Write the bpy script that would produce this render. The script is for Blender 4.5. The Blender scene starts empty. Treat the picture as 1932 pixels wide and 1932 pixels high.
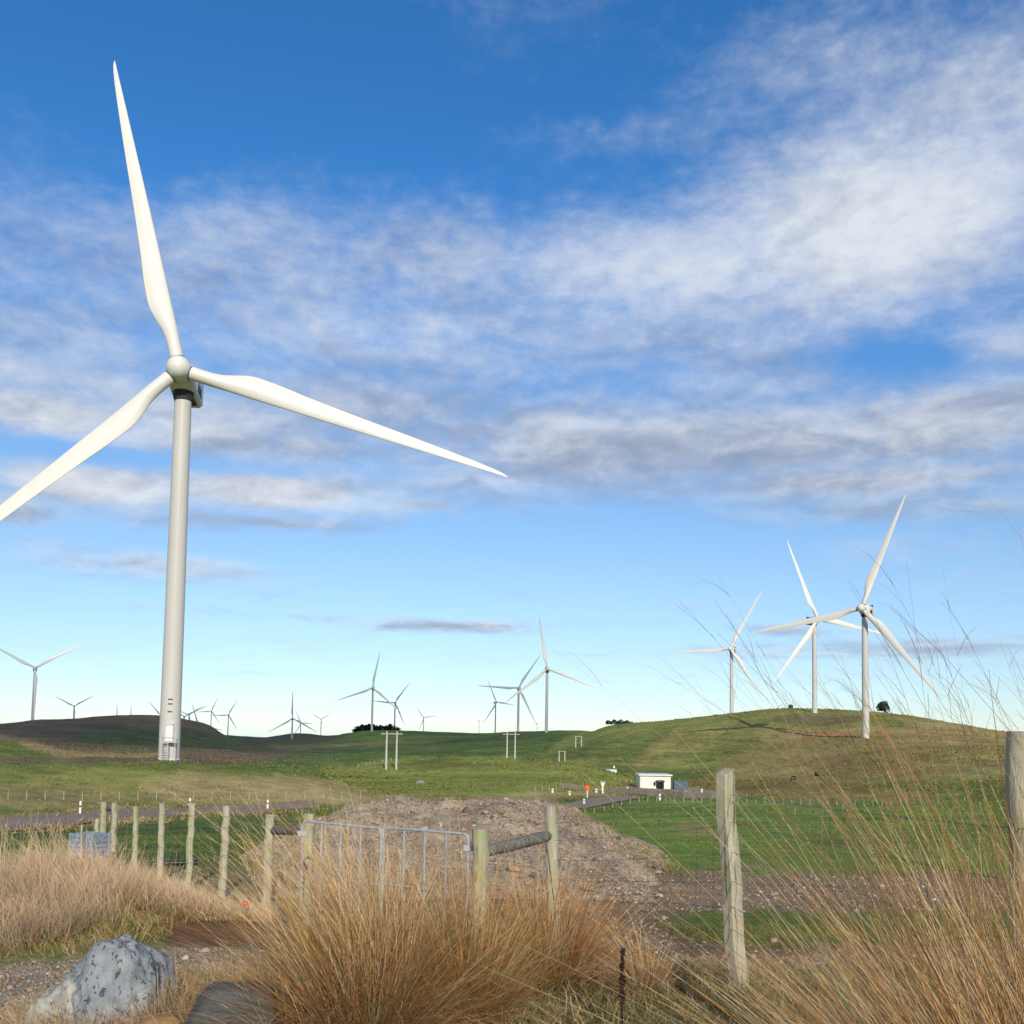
import bpy, math, random
import numpy as np
from mathutils import Matrix, Vector
random.seed(7); RNG = np.random.default_rng(7)
scene = bpy.context.scene
COL = scene.collection
# ------------------------------------------------------------------ camera
EYE = 1.7                      # eye height above the verge
FPX = 1920.0; W = 1932.0       # focal length and width in photo pixels
PITCH = math.radians(4.1); ROLL = math.radians(0.93)
HOR = 1365.0
PPY = HOR - FPX*math.tan(PITCH)
fwd = Vector((0, math.cos(PITCH), math.sin(PITCH)))
up0 = Vector((0, -math.sin(PITCH), math.cos(PITCH)))
cR = Vector((1,0,0))*math.cos(ROLL) + up0*math.sin(ROLL)
cU = up0*math.cos(ROLL) - Vector((1,0,0))*math.sin(ROLL)
cam_d = bpy.data.cameras.new('camera'); cam = bpy.data.objects.new('camera', cam_d); COL.objects.link(cam)
m = Matrix.Identity(4)
for i in range(3):
    m[i][0] = cR[i]; m[i][1] = cU[i]; m[i][2] = -fwd[i]
m[2][3] = EYE
cam.matrix_world = m
cam_d.sensor_width = 36; cam_d.lens = FPX/W*36
cam_d.shift_y = (PPY - W/2)/W
cam_d.clip_start = 0.05; cam_d.clip_end = 60000
scene.camera = cam
def ray(px, py):               # photo pixel -> unit direction
    d = fwd + cR*((px-W/2)/FPX) + cU*((PPY-py)/FPX)
    return d.normalized()
def az_el(px, py):
    d = ray(px, py); return math.degrees(math.atan2(d.x, d.y)), math.degrees(math.asin(d.z))
def proj(P):                   # (n,3) world -> photo pixels
    P = np.asarray(P, float) - np.array([0,0,EYE])
    k = np.maximum(P@np.array(fwd), 1e-3)
    return W/2 + FPX*(P@np.array(cR))/k, PPY - FPX*(P@np.array(cU))/k
# ------------------------------------------------------------------ light
SUN_EL = math.radians(24); SUN_AZ = math.radians(10)   # behind the camera, a little to the right
sun_dir = Vector((math.sin(SUN_AZ)*math.cos(SUN_EL), -math.cos(SUN_AZ)*math.cos(SUN_EL), math.sin(SUN_EL)))
sd = bpy.data.lights.new('sun', 'SUN'); sd.energy = 4.2; sd.angle = math.radians(0.53); sd.color = (1.0, 0.90, 0.74)
so = bpy.data.objects.new('sun', sd); COL.objects.link(so)
so.rotation_euler = sun_dir.to_track_quat('Z', 'Y').to_euler(); so.location = (0,-20,40)
vs = scene.view_settings
vs.view_transform = 'Standard'; vs.look = 'None'; vs.exposure = 0.0; vs.gamma = 1.0; vs.use_curve_mapping = False
scene.cycles.use_denoising = True
scene.cycles.max_bounces = 6; scene.cycles.diffuse_bounces = 3; scene.cycles.transparent_max_bounces = 24
# ------------------------------------------------------------------ world: Nishita sky with a broken cloud deck
world = bpy.data.worlds.new('World'); scene.world = world; world.use_nodes = True
wt = world.node_tree; wt.nodes.clear()
class NT:
    def __init__(s, t): s.t = t
    def n(s, typ, **kw):
        x = s.t.nodes.new(typ)
        for k, v in kw.items(): setattr(x, k, v)
        return x
    def put(s, sock, v):
        if isinstance(v, bpy.types.NodeSocket): s.t.links.new(v, sock)
        elif v is not None: sock.default_value = v
    def m(s, op, a, b=None, c=None, clamp=False):
        x = s.n('ShaderNodeMath', operation=op, use_clamp=clamp)
        s.put(x.inputs[0], a); s.put(x.inputs[1], b); s.put(x.inputs[2], c); return x.outputs[0]
    def ss(s, v, lo, hi, a=0.0, b=1.0):
        x = s.n('ShaderNodeMapRange', interpolation_type='SMOOTHSTEP')
        s.put(x.inputs[0], v); x.inputs[1].default_value = lo; x.inputs[2].default_value = hi
        x.inputs[3].default_value = a; x.inputs[4].default_value = b; return x.outputs[0]
    def mix(s, f, a, b, typ='MIX'):
        x = s.n('ShaderNodeMix', data_type='RGBA', blend_type=typ)
        s.put(x.inputs[0], f)
        s.put(x.inputs[6], a if isinstance(a, bpy.types.NodeSocket) else (*a, 1)[:4])
        s.put(x.inputs[7], b if isinstance(b, bpy.types.NodeSocket) else (*b, 1)[:4]); return x.outputs[2]
    def noise(s, vec, scale, detail=4, rough=0.55, dist=0.0, lac=2.0):
        x = s.n('ShaderNodeTexNoise'); s.put(x.inputs['Vector'], vec)
        x.inputs['Scale'].default_value = scale; x.inputs['Detail'].default_value = detail
        x.inputs['Roughness'].default_value = rough; x.inputs['Distortion'].default_value = dist
        x.inputs['Lacunarity'].default_value = lac; return x.outputs['Fac']
    def vec(s, x, y, z):
        c = s.n('ShaderNodeCombineXYZ'); s.put(c.inputs[0], x); s.put(c.inputs[1], y); s.put(c.inputs[2], z); return c.outputs[0]
    def mapping(s, vec, sc=(1,1,1), loc=(0,0,0), rot=(0,0,0)):
        x = s.n('ShaderNodeMapping'); s.put(x.inputs[0], vec)
        x.inputs[1].default_value = loc; x.inputs[2].default_value = rot; x.inputs[3].default_value = sc; return x.outputs[0]
    def ramp(s, f, stops):
        x = s.n('ShaderNodeValToRGB'); s.put(x.inputs[0], f)
        e = x.color_ramp.elements
        while len(e) < len(stops): e.new(0.5)
        for q, (p, c) in zip(e, stops): q.position = p; q.color = (*c, 1)[:4]
        return x.outputs[0]
world.cycles.sampling_method = 'MANUAL'; world.cycles.sample_map_resolution = 256
w = NT(wt)
sky = w.n('ShaderNodeTexSky', sky_type='NISHITA', sun_disc=False)
sky.sun_elevation = SUN_EL; sky.sun_rotation = math.pi - SUN_AZ
sky.air_density = 1.0; sky.dust_density = 0.0; sky.ozone_density = 3.0; sky.altitude = 300
hs = w.n('ShaderNodeHueSaturation'); hs.inputs['Saturation'].default_value = 1.3; hs.inputs['Value'].default_value = 1.05
wt.links.new(sky.outputs[0], hs.inputs['Color'])
SKYK = 0.12
tc = w.n('ShaderNodeTexCoord'); D = tc.outputs['Generated']
sp = w.n('ShaderNodeSeparateXYZ'); wt.links.new(D, sp.inputs[0])
dx, dy, dz = sp.outputs
az = w.m('MULTIPLY', w.m('ARCTAN2', dx, dy), 180/math.pi)
el = w.m('MULTIPLY', w.m('ARCSINE', dz), 180/math.pi)
w.put(hs.inputs['Saturation'], w.ss(el, 0.0, 26, 0.85, 1.28))
w.put(hs.inputs['Value'], w.ss(el, 0.0, 30, 0.86, 1.27))
sky_c = w.mix(1.0, hs.outputs[0], w.mix(w.ss(el, 0.0, 14), (SKYK*.80,SKYK*.97,SKYK*1.20), (SKYK*.90,SKYK*.98,SKYK*1.07)), 'MULTIPLY')
den = w.m('ADD', w.m('MAXIMUM', dz, 0.0), 0.16)
P = w.vec(w.m('DIVIDE', dx, den), w.m('DIVIDE', dy, den), 0.0)
# x, y, half width, half height in photo pixels, weight, brightness
CL = [(500,925,175,36,1.25,.88),(190,915,150,38,1.2,.82),(90,780,160,42,1.1,.86),(480,985,210,14,.95,.20),(300,1062,190,30,.8,.62),(1300,845,850,100,.80,.44),(1480,720,260,60,.66,.5),(600,560,500,110,.55,.74),(1350,660,260,70,.55,.62),(1900,640,130,60,.6,.8),(330,800,430,95,.80,.55),(420,985,300,38,.72,.40),(900,830,330,90,.74,.42),(60,700,260,60,.75,.66),(1700,960,420,36,.6,.42),(1000,900,300,50,.62,.38),(900,620,1150,170,.54,.68),(1250,860,900,95,.62,.44),(1650,900,500,60,.6,.42),(420,905,400,62,.85,.60),(300,770,420,60,.6,.6),(1500,560,600,120,.5,.8),(250,540,420,150,.52,.72),(1680,420,430,165,.86,1.0),(1230,490,360,105,.80,.95),(820,500,300,95,.62,.86),(470,450,230,105,.50,.80),
 (130,640,230,75,.66,.62),(480,610,300,75,.62,.66),(860,610,230,60,.62,.60),(1910,210,240,130,.62,.9),(1500,110,300,90,.40,.75),
 (1150,255,300,50,.40,.8),(1040,830,300,90,.82,.38),(1420,830,300,85,.90,.44),(1800,800,260,75,.92,.62),(1580,910,420,40,.85,.36),
 (700,770,260,80,.80,.46),(1400,680,200,60,.55,.5),
 (110,790,170,50,.86,.78),(470,925,190,42,1.0,.72),(180,920,150,44,.95,.66),(20,960,110,34,.86,.40),(790,950,90,18,.62,.62),(600,850,200,40,.8,.4),
 (330,1065,190,34,.70,.60),(90,1035,110,26,.50,.66),(850,1182,190,15,.72,.50),(620,1166,110,9,.5,.50),
 (1480,1188,80,13,.62,.34),(1690,1225,330,20,.66,.38),(1720,1030,260,34,.55,.74),(1240,1045,130,16,.4,.55)]
cov = None; shs = None; wsum = None
def gauss(c):
    a0, e0 = az_el(c[0], c[1]); sx = math.degrees(c[2]/FPX); sy = math.degrees(c[3]/FPX)*0.92
    u = w.m('MULTIPLY', w.m('SUBTRACT', az, a0), 1/sx); v = w.m('MULTIPLY', w.m('SUBTRACT', el, e0), 1/sy)
    q = w.m('ADD', w.m('MULTIPLY', u, u), w.m('MULTIPLY', v, v))
    return w.m('EXPONENT', w.m('MULTIPLY', q, -0.7))
for c in CL:
    g = w.m('MULTIPLY', gauss(c), c[4])
    cov = g if cov is None else w.m('SMOOTH_MAX', cov, g, 0.25)
    g2 = w.m('MULTIPLY', g, g); gs = w.m('MULTIPLY', g2, c[5])
    wsum = g2 if wsum is None else w.m('ADD', wsum, g2)
    shs = gs if shs is None else w.m('ADD', shs, gs)
for c in [(1690,680,95,34,.45),(270,868,230,17,.62),(950,1040,900,45,.35),(500,150,500,120,.3)]:
    cov = w.m('SUBTRACT', cov, w.m('MULTIPLY', gauss(c), c[4]*1.0))
shade0 = w.m('DIVIDE', w.m('ADD', shs, 0.02), w.m('ADD', wsum, 0.03))
# the same broken deck goes on outside the frame
big = w.noise(P, 0.9, 3, 0.5)
outm = w.m('MAXIMUM', w.ss(w.m('ABSOLUTE', az), 29, 44), w.ss(el, 38, 52))
outm = w.m('MULTIPLY', outm, w.ss(el, 1, 8))
cov = w.m('MAXIMUM', cov, w.m('MULTIPLY', outm, w.ss(big, 0.38, 0.66, 0.0, 0.95)))
warp = w.n('ShaderNodeTexNoise'); w.put(warp.inputs['Vector'], P); warp.inputs['Scale'].default_value = 2.2; warp.inputs['Detail'].default_value = 3
wv = w.n('ShaderNodeVectorMath', operation='MULTIPLY_ADD'); wt.links.new(warp.outputs['Color'], wv.inputs[0]); wv.inputs[1].default_value = (.35,.35,0); wt.links.new(P, wv.inputs[2])
Q = wv.outputs[0]
n1 = w.noise(Q, 2.3, 7, 0.58)
AE = w.vec(w.m('MULTIPLY', az, .055), w.m('MULTIPLY', el, .10), 0.0)
AEw = w.n('ShaderNodeVectorMath', operation='MULTIPLY_ADD'); wt.links.new(warp.outputs['Color'], AEw.inputs[0]); AEw.inputs[1].default_value = (.12,.12,0); wt.links.new(AE, AEw.inputs[2])
n2 = w.noise(AEw.outputs[0], 11.0, 5, 0.62)
n1s = w.noise(w.mapping(Q, (1,1,1), (0.0,0.07,0)), 2.3, 4, 0.55)   # shifted towards the sun: gives the lumps a lit and a shaded side
tex = w.m('ADD', w.m('MULTIPLY', w.m('SUBTRACT', n1, 0.5), 1.0), w.m('MULTIPLY', w.m('SUBTRACT', n2, 0.5), 0.42))
dens = w.m('POWER', w.ss(w.m('ADD', cov, tex), 0.06, 0.98), 1.1)
thin = w.m('MULTIPLY', dens, w.ss(el, 0.0, 3.0))
lump = w.m('MULTIPLY', w.m('SUBTRACT', n1s, n1), 2.6)
sh = w.m('ADD', w.m('ADD', shade0, lump), w.m('MULTIPLY', w.m('SUBTRACT', n2, 0.5), 0.55), clamp=True)
cloud_c = w.ramp(sh, [(0.0,(.27,.33,.46)),(0.35,(.40,.45,.57)),(0.65,(.60,.64,.72)),(1.0,(.80,.83,.88))])
fin = w.mix(w.m('MULTIPLY', thin, 0.93), sky_c, cloud_c)
bg = w.n('ShaderNodeBackground'); wt.links.new(fin, bg.inputs[0]); bg.inputs[1].default_value = 1.0
out = w.n('ShaderNodeOutputWorld'); wt.links.new(bg.outputs[0], out.inputs[0])
# ------------------------------------------------------------------ helpers
def tag(o, label=None, cat=None, group=None, kind=None):
    if label: o['label'] = label
    if cat: o['category'] = cat
    if group: o['group'] = group
    if kind: o['kind'] = kind
    return o
def empty(name, loc, rz=0.0):
    o = bpy.data.objects.new(name, None); COL.objects.link(o); o.location = loc; o.rotation_euler = (0,0,rz); o.empty_display_size = 0.3; return o
def link(name, me, parent=None, loc=None):
    o = bpy.data.objects.new(name, me); COL.objects.link(o)
    if parent is not None: o.parent = parent
    if loc is not None: o.location = loc
    return o
def np_mesh(name, V, F, mat, col=None, smooth=False):
    """V (n,3), F (m,k) -> mesh, fast"""
    V = np.asarray(V, np.float32); F = np.asarray(F, np.int32); k = F.shape[1]
    me = bpy.data.meshes.new(name)
    me.vertices.add(len(V)); me.vertices.foreach_set('co', V.ravel())
    me.loops.add(F.size); me.loops.foreach_set('vertex_index', F.ravel())
    me.polygons.add(len(F)); me.polygons.foreach_set('loop_start', np.arange(0, F.size, k, dtype=np.int32))
    me.polygons.foreach_set('loop_total', np.full(len(F), k, np.int32))
    if smooth: me.polygons.foreach_set('use_smooth', np.ones(len(F), bool))
    me.update(calc_edges=True)
    if col is not None:
        a = me.color_attributes.new('Col', 'FLOAT_COLOR', 'POINT')
        c = np.ones((len(V),4), np.float32); c[:,:3] = col; a.data.foreach_set('color', c.ravel())
    if mat: me.materials.append(mat)
    return me
class MB:
    def __init__(s): s.v = []; s.f = []
    def box(s, c, size, R=None):
        o = len(s.v); c = Vector(c)
        for dx in (-.5,.5):
            for dy in (-.5,.5):
                for dz in (-.5,.5):
                    p = Vector((dx*size[0], dy*size[1], dz*size[2]))
                    s.v.append(tuple(c + (R@p if R is not None else p)))
        for q in ((0,1,3,2),(4,6,7,5),(0,4,5,1),(2,3,7,6),(0,2,6,4),(1,5,7,3)): s.f.append(tuple(o+i for i in q))
        return s
    def tube(s, pts, rad, n=8, cap=True, rfun=None):
        pts = [Vector(p) for p in pts]; o = len(s.v)
        rad = rad if isinstance(rad, (list,tuple)) else [rad]*len(pts)
        prev = None
        for i, p in enumerate(pts):
            t = (pts[min(i+1,len(pts)-1)] - pts[max(i-1,0)]).normalized()
            if prev is None:
                a = Vector((0,0,1)) if abs(t.z) < .9 else Vector((0,-1,0))
                u = t.cross(a).normalized()
            else: u = (prev - t*prev.dot(t)).normalized()
            prev = u; vv = t.cross(u)
            for k in range(n):
                an = 2*math.pi*k/n; r = rad[i]*(rfun(i,k) if rfun else 1)
                s.v.append(tuple(p + u*(r*math.cos(an)) + vv*(r*math.sin(an))))
        for i in range(len(pts)-1):
            for k in range(n):
                a = o+i*n+k; b = o+i*n+(k+1)%n
                s.f.append((a,b,b+n,a+n))
        if cap:
            s.f.append(tuple(o+k for k in reversed(range(n)))); s.f.append(tuple(o+(len(pts)-1)*n+k for k in range(n)))
        return s
    def mesh(s, name, mat, smooth=False, bevel=0):
        me = bpy.data.meshes.new(name); me.from_pydata(s.v, [], s.f)
        if bevel:
            import bmesh
            bm = bmesh.new(); bm.from_mesh(me); bmesh.ops.recalc_face_normals(bm, faces=bm.faces)
            bmesh.ops.bevel(bm, geom=list(bm.edges), offset=bevel, segments=2, profile=.5, affect='EDGES'); bm.to_mesh(me); bm.free()
        else:
            import bmesh
            bm = bmesh.new(); bm.from_mesh(me); bmesh.ops.recalc_face_normals(bm, faces=bm.faces); bm.to_mesh(me); bm.free()
        if smooth:
            for p in me.polygons: p.use_smooth = True
            me.set_sharp_from_angle(angle=math.radians(40))
        me.materials.append(mat); return me
    def obj(s, name, mat, parent=None, loc=None, **k): return link(name, s.mesh(name, mat, **k), parent, loc)
def hash2(ix, iy, seed):
    h = (ix.astype(np.int64)*374761393 + iy.astype(np.int64)*668265263 + seed*1442695041) & 0x7fffffff
    h = ((h ^ (h >> 13))*1274126177) & 0x7fffffff
    return ((h ^ (h >> 16)) & 0xffff)/65535.0
def vnoise(x, y, seed=0):
    ix = np.floor(x); iy = np.floor(y); fx = x-ix; fy = y-iy
    fx = fx*fx*(3-2*fx); fy = fy*fy*(3-2*fy)
    a = hash2(ix,iy,seed); b = hash2(ix+1,iy,seed); c = hash2(ix,iy+1,seed); d = hash2(ix+1,iy+1,seed)
    return (a+(b-a)*fx)*(1-fy) + (c+(d-c)*fx)*fy - 0.5
def fbm(x, y, oct=4, seed=0, rough=0.5):
    s = 0; a = 1; f = 1
    for i in range(oct): s = s + a*vnoise(x*f+17.3*i, y*f-9.1*i, seed+i); a *= rough; f *= 2.03
    return s
def pchip_eval(xk, yk, x):
    """monotone cubic; xk (K,), yk (K,n), x (m,) -> (m,n)"""
    xk = np.asarray(xk, float); yk = np.asarray(yk, float); h = np.diff(xk)[:,None]; d = np.diff(yk, axis=0)/h
    m_ = np.zeros_like(yk); same = d[:-1]*d[1:] > 0
    with np.errstate(all='ignore'):
        w1 = 2*h[1:]+h[:-1]; w2 = h[1:]+2*h[:-1]
        hm = (w1+w2)/(w1/d[:-1] + w2/d[1:])
    m_[1:-1] = np.where(same, hm, 0); m_[0] = d[0]; m_[-1] = d[-1]
    i = np.clip(np.searchsorted(xk, x)-1, 0, len(xk)-2); hh = h[i]; t = ((x-xk[i])/hh[:,0])[:,None]
    return (2*t**3-3*t**2+1)*yk[i] + (t**3-2*t**2+t)*hh*m_[i] + (-2*t**3+3*t**2)*yk[i+1] + (t**3-t**2)*hh*m_[i+1]
# ------------------------------------------------------------------ terrain: height profiles, near verge -> valley -> knolls -> wind farm hills
def Zl(r, *p):  return (r, 'z', p)          # pairs (column, height relative to the eye)
def Yl(r, *p):  return (r, 'y', p)          # pairs (column, sight line)
LINES = [
 Zl(1.0, (0,-1.75),(966,-1.72),(1932,-1.6)),
 Zl(3.0, (0,-1.80),(966,-1.74),(1932,-1.52)),
 Zl(6.5, (0,-1.78),(400,-1.74),(966,-1.72),(1380,-1.64),(1932,-1.55)),
 Zl(9.0, (0,-1.92),(400,-1.98),(700,-2.05),(966,-2.08),(1380,-1.95),(1932,-1.85)),
 Zl(12.2,(-300,-1.80),(0,-1.80),(120,-1.76),(250,-1.88),(400,-2.18),(500,-2.32),(800,-2.36),(1380,-2.25),(1932,-2.15)),
 Zl(16.0,(0,-2.62),(400,-2.62),(966,-2.62),(1932,-2.5)),
 Zl(20.0,(0,-2.95),(966,-2.86),(1932,-2.82)),
 Zl(28.0,(0,-3.45),(966,-3.4),(1932,-3.4)),
 Yl(50, (0,1568),(300,1560),(600,1562),(966,1562),(1932,1563)),
 Yl(75, (0,1530),(150,1538),(300,1540),(450,1542),(600,1545),(966,1548),(1932,1546)),
 Yl(100,(0,1488),(150,1505),(300,1517),(450,1524),(600,1526),(966,1534),(1932,1534)),
 Yl(139,(-300,1424),(0,1425),(150,1429),(315,1434),(440,1440),(520,1452),(600,1466),(700,1496),(780,1512),(900,1518),(1200,1522),(1932,1522)),
 Yl(185,(0,1470),(400,1478),(560,1482),(640,1488),(750,1502),(900,1504),(1050,1502),(1200,1504),(1350,1507),(1500,1509),(1700,1506),(1932,1500)),
 Yl(250,(0,1470),(500,1472),(600,1468),(700,1466),(850,1466),(1000,1466),(1100,1474),(1200,1487),(1350,1493),(1500,1490),(1650,1478),(1800,1460),(1932,1450)),
 Yl(310,(0,1450),(400,1452),(560,1453),(640,1448),(740,1437),(850,1433),(960,1433),(1040,1438),(1110,1447),(1180,1465),(1250,1482),(1350,1480),(1500,1466),(1650,1438),(1800,1424),(1932,1420)),
 Yl(400,(0,1421),(150,1425),(300,1430),(450,1440),(600,1450),(740,1462),(900,1462),(1050,1460),(1200,1458),(1350,1442),(1450,1425),(1550,1405),(1626,1393),(1700,1393),(1800,1396),(1932,1402)),
 Yl(560,(0,1396),(150,1405),(300,1414),(450,1420),(600,1432),(750,1428),(900,1426),(1000,1420),(1050,1412),(1100,1398),(1150,1382),(1250,1364),(1380,1348),(1490,1340),(1543,1345),(1600,1346),(1700,1353),(1800,1367),(1932,1386)),
 Yl(610,(0,1388),(150,1396),(300,1405),(450,1416),(600,1426),(750,1420),(900,1418),(1000,1412),(1050,1404),(1100,1390),(1150,1371.5),(1250,1360),(1380,1345),(1440,1338),(1490,1335),(1560,1336),(1600,1339),(1700,1350),(1800,1365),(1932,1384),(2200,1400)),
 Yl(900,(-300,1370),(0,1366),(90,1358),(150,1356),(270,1350),(320,1352),(355,1358),(400,1370),(425,1386),(460,1401),(520,1406),(600,1406),(700,1400),(800,1396),(900,1390),(970,1383),(1033,1380),(1090,1379),(1150,1384),(1250,1386),(1932,1400)),
 Yl(1290,(0,1396),(400,1397),(440,1399),(520,1400),(600,1396),(660,1384),(703,1379.5),(760,1379),(850,1382),(900,1384),(1000,1381.5),(1090,1381),(1200,1392),(1932,1400)),
 Yl(1660,(0,1396),(400,1396),(430,1395),(520,1397),(552,1394.5),(600,1392),(660,1388),(760,1386),(1000,1388),(1932,1400)),
 Yl(2700,(0,1396),(400,1392),(430,1389.5),(480,1391),(520,1395),(568,1394),(600,1391),(660,1389),(760,1391),(1932,1400)),
 Yl(3450,(0,1396),(400,1389),(430,1387),(470,1390),(500,1391),(530,1388),(560,1383.5),(590,1385),(620,1388),(660,1386),(700,1389),(800,1392),(1932,1400)),
 Yl(4600,(0,1402),(1932,1402)),
 Yl(9000,(0,1395),(1932,1395)),
]
NA, NR = 540, 440
az_c = np.concatenate([np.linspace(-180,-36,48)[:-1], np.linspace(-36,36,NA), np.linspace(36,180,48)[1:]])
lr = np.log(np.concatenate([np.geomspace(0.8,14,120)[:-1], np.geomspace(14,9000,NR-119)]))
azr = np.radians(az_c)
dirs = np.stack([np.sin(azr), np.cos(azr)], 1)
ce = np.where(np.cos(azr) > .2, np.cos(azr), .2)
xcol = W/2 + FPX*np.clip(np.tan(np.clip(azr,-1.2,1.2)), -3, 3)/math.cos(PITCH)*0.9975
prof = []
for r, typ, pts in LINES:
    xs = np.array([p[0] for p in pts], float); ys = np.array([p[1] for p in pts], float)
    xc = np.clip(xcol, xs[0], xs[-1])
    v = pchip_eval(xs, ys[:,None], xc)[:,0] if len(xs) > 2 else np.interp(xc, xs, ys)
    if typ == 'z': prof.append(v)
    else:
        xq = np.clip(xcol, -350, 2250); z = np.empty_like(v)
        for i in range(len(v)):
            d = ray(xq[i], v[i]); z[i] = r*d.z/math.hypot(d.x, d.y)
        prof.append(z)
prof = np.array(prof)
Zg = pchip_eval(np.log([l[0] for l in LINES]), prof, lr) + EYE      # (NR, ncol)
Rg = np.exp(lr)[:,None]*np.ones_like(Zg)
Xg = Rg*dirs[None,:,0]; Yg = Rg*dirs[None,:,1]
def relief(X, Y, R):
    z = 0.05*fbm(X*.9, Y*.9, 3, 3)*np.clip((R-2)/4,0,1) + 0.22*fbm(X*.11, Y*.11, 4, 5)*np.clip((R-25)/60,0,1)
    z = z + 1.6*fbm(X*.018, Y*.018, 5, 9)*np.clip((R-220)/300,0,1)*np.clip(R/700,.4,1.2)
    return z
Zg = Zg + relief(Xg, Yg, Rg)
def T(x, y):
    x = np.asarray(x, float); y = np.asarray(y, float)
    a = np.degrees(np.arctan2(x, y)); l = np.log(np.clip(np.hypot(x, y), .81, 8900))
    ia = np.interp(a, az_c, np.arange(len(az_c))); ir = np.interp(l, lr, np.arange(len(lr)))
    a0 = np.clip(ia.astype(int),0,len(az_c)-2); r0 = np.clip(ir.astype(int),0,len(lr)-2); fa = ia-a0; fr = ir-r0
    return (Zg[r0,a0]*(1-fa)+Zg[r0,a0+1]*fa)*(1-fr) + (Zg[r0+1,a0]*(1-fa)+Zg[r0+1,a0+1]*fa)*fr
_rs = np.geomspace(1.5, 5000, 4000)
def ground(px, py, rmin=1.5):      # where the sight line through a photo pixel meets the ground
    d = ray(px, py); k = math.hypot(d.x, d.y)
    x = _rs*d.x/k; y = _rs*d.y/k; z = EYE + _rs*d.z/k
    below = (z <= T(x, y)) & (_rs >= rmin)
    i = int(np.argmax(below)) if below.any() else len(_rs)-1
    return Vector((x[i], y[i], float(T(x[i], y[i]))))
def at(px, r, py=None):            # point at ground distance r in the column px (height: ground, or the sight line)
    d = ray(px, py if py is not None else HOR); k = math.hypot(d.x, d.y)
    x, y = r*d.x/k, r*d.y/k
    return Vector((x, y, EYE + r*d.z/k if py is not None else float(T(x, y))))
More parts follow.
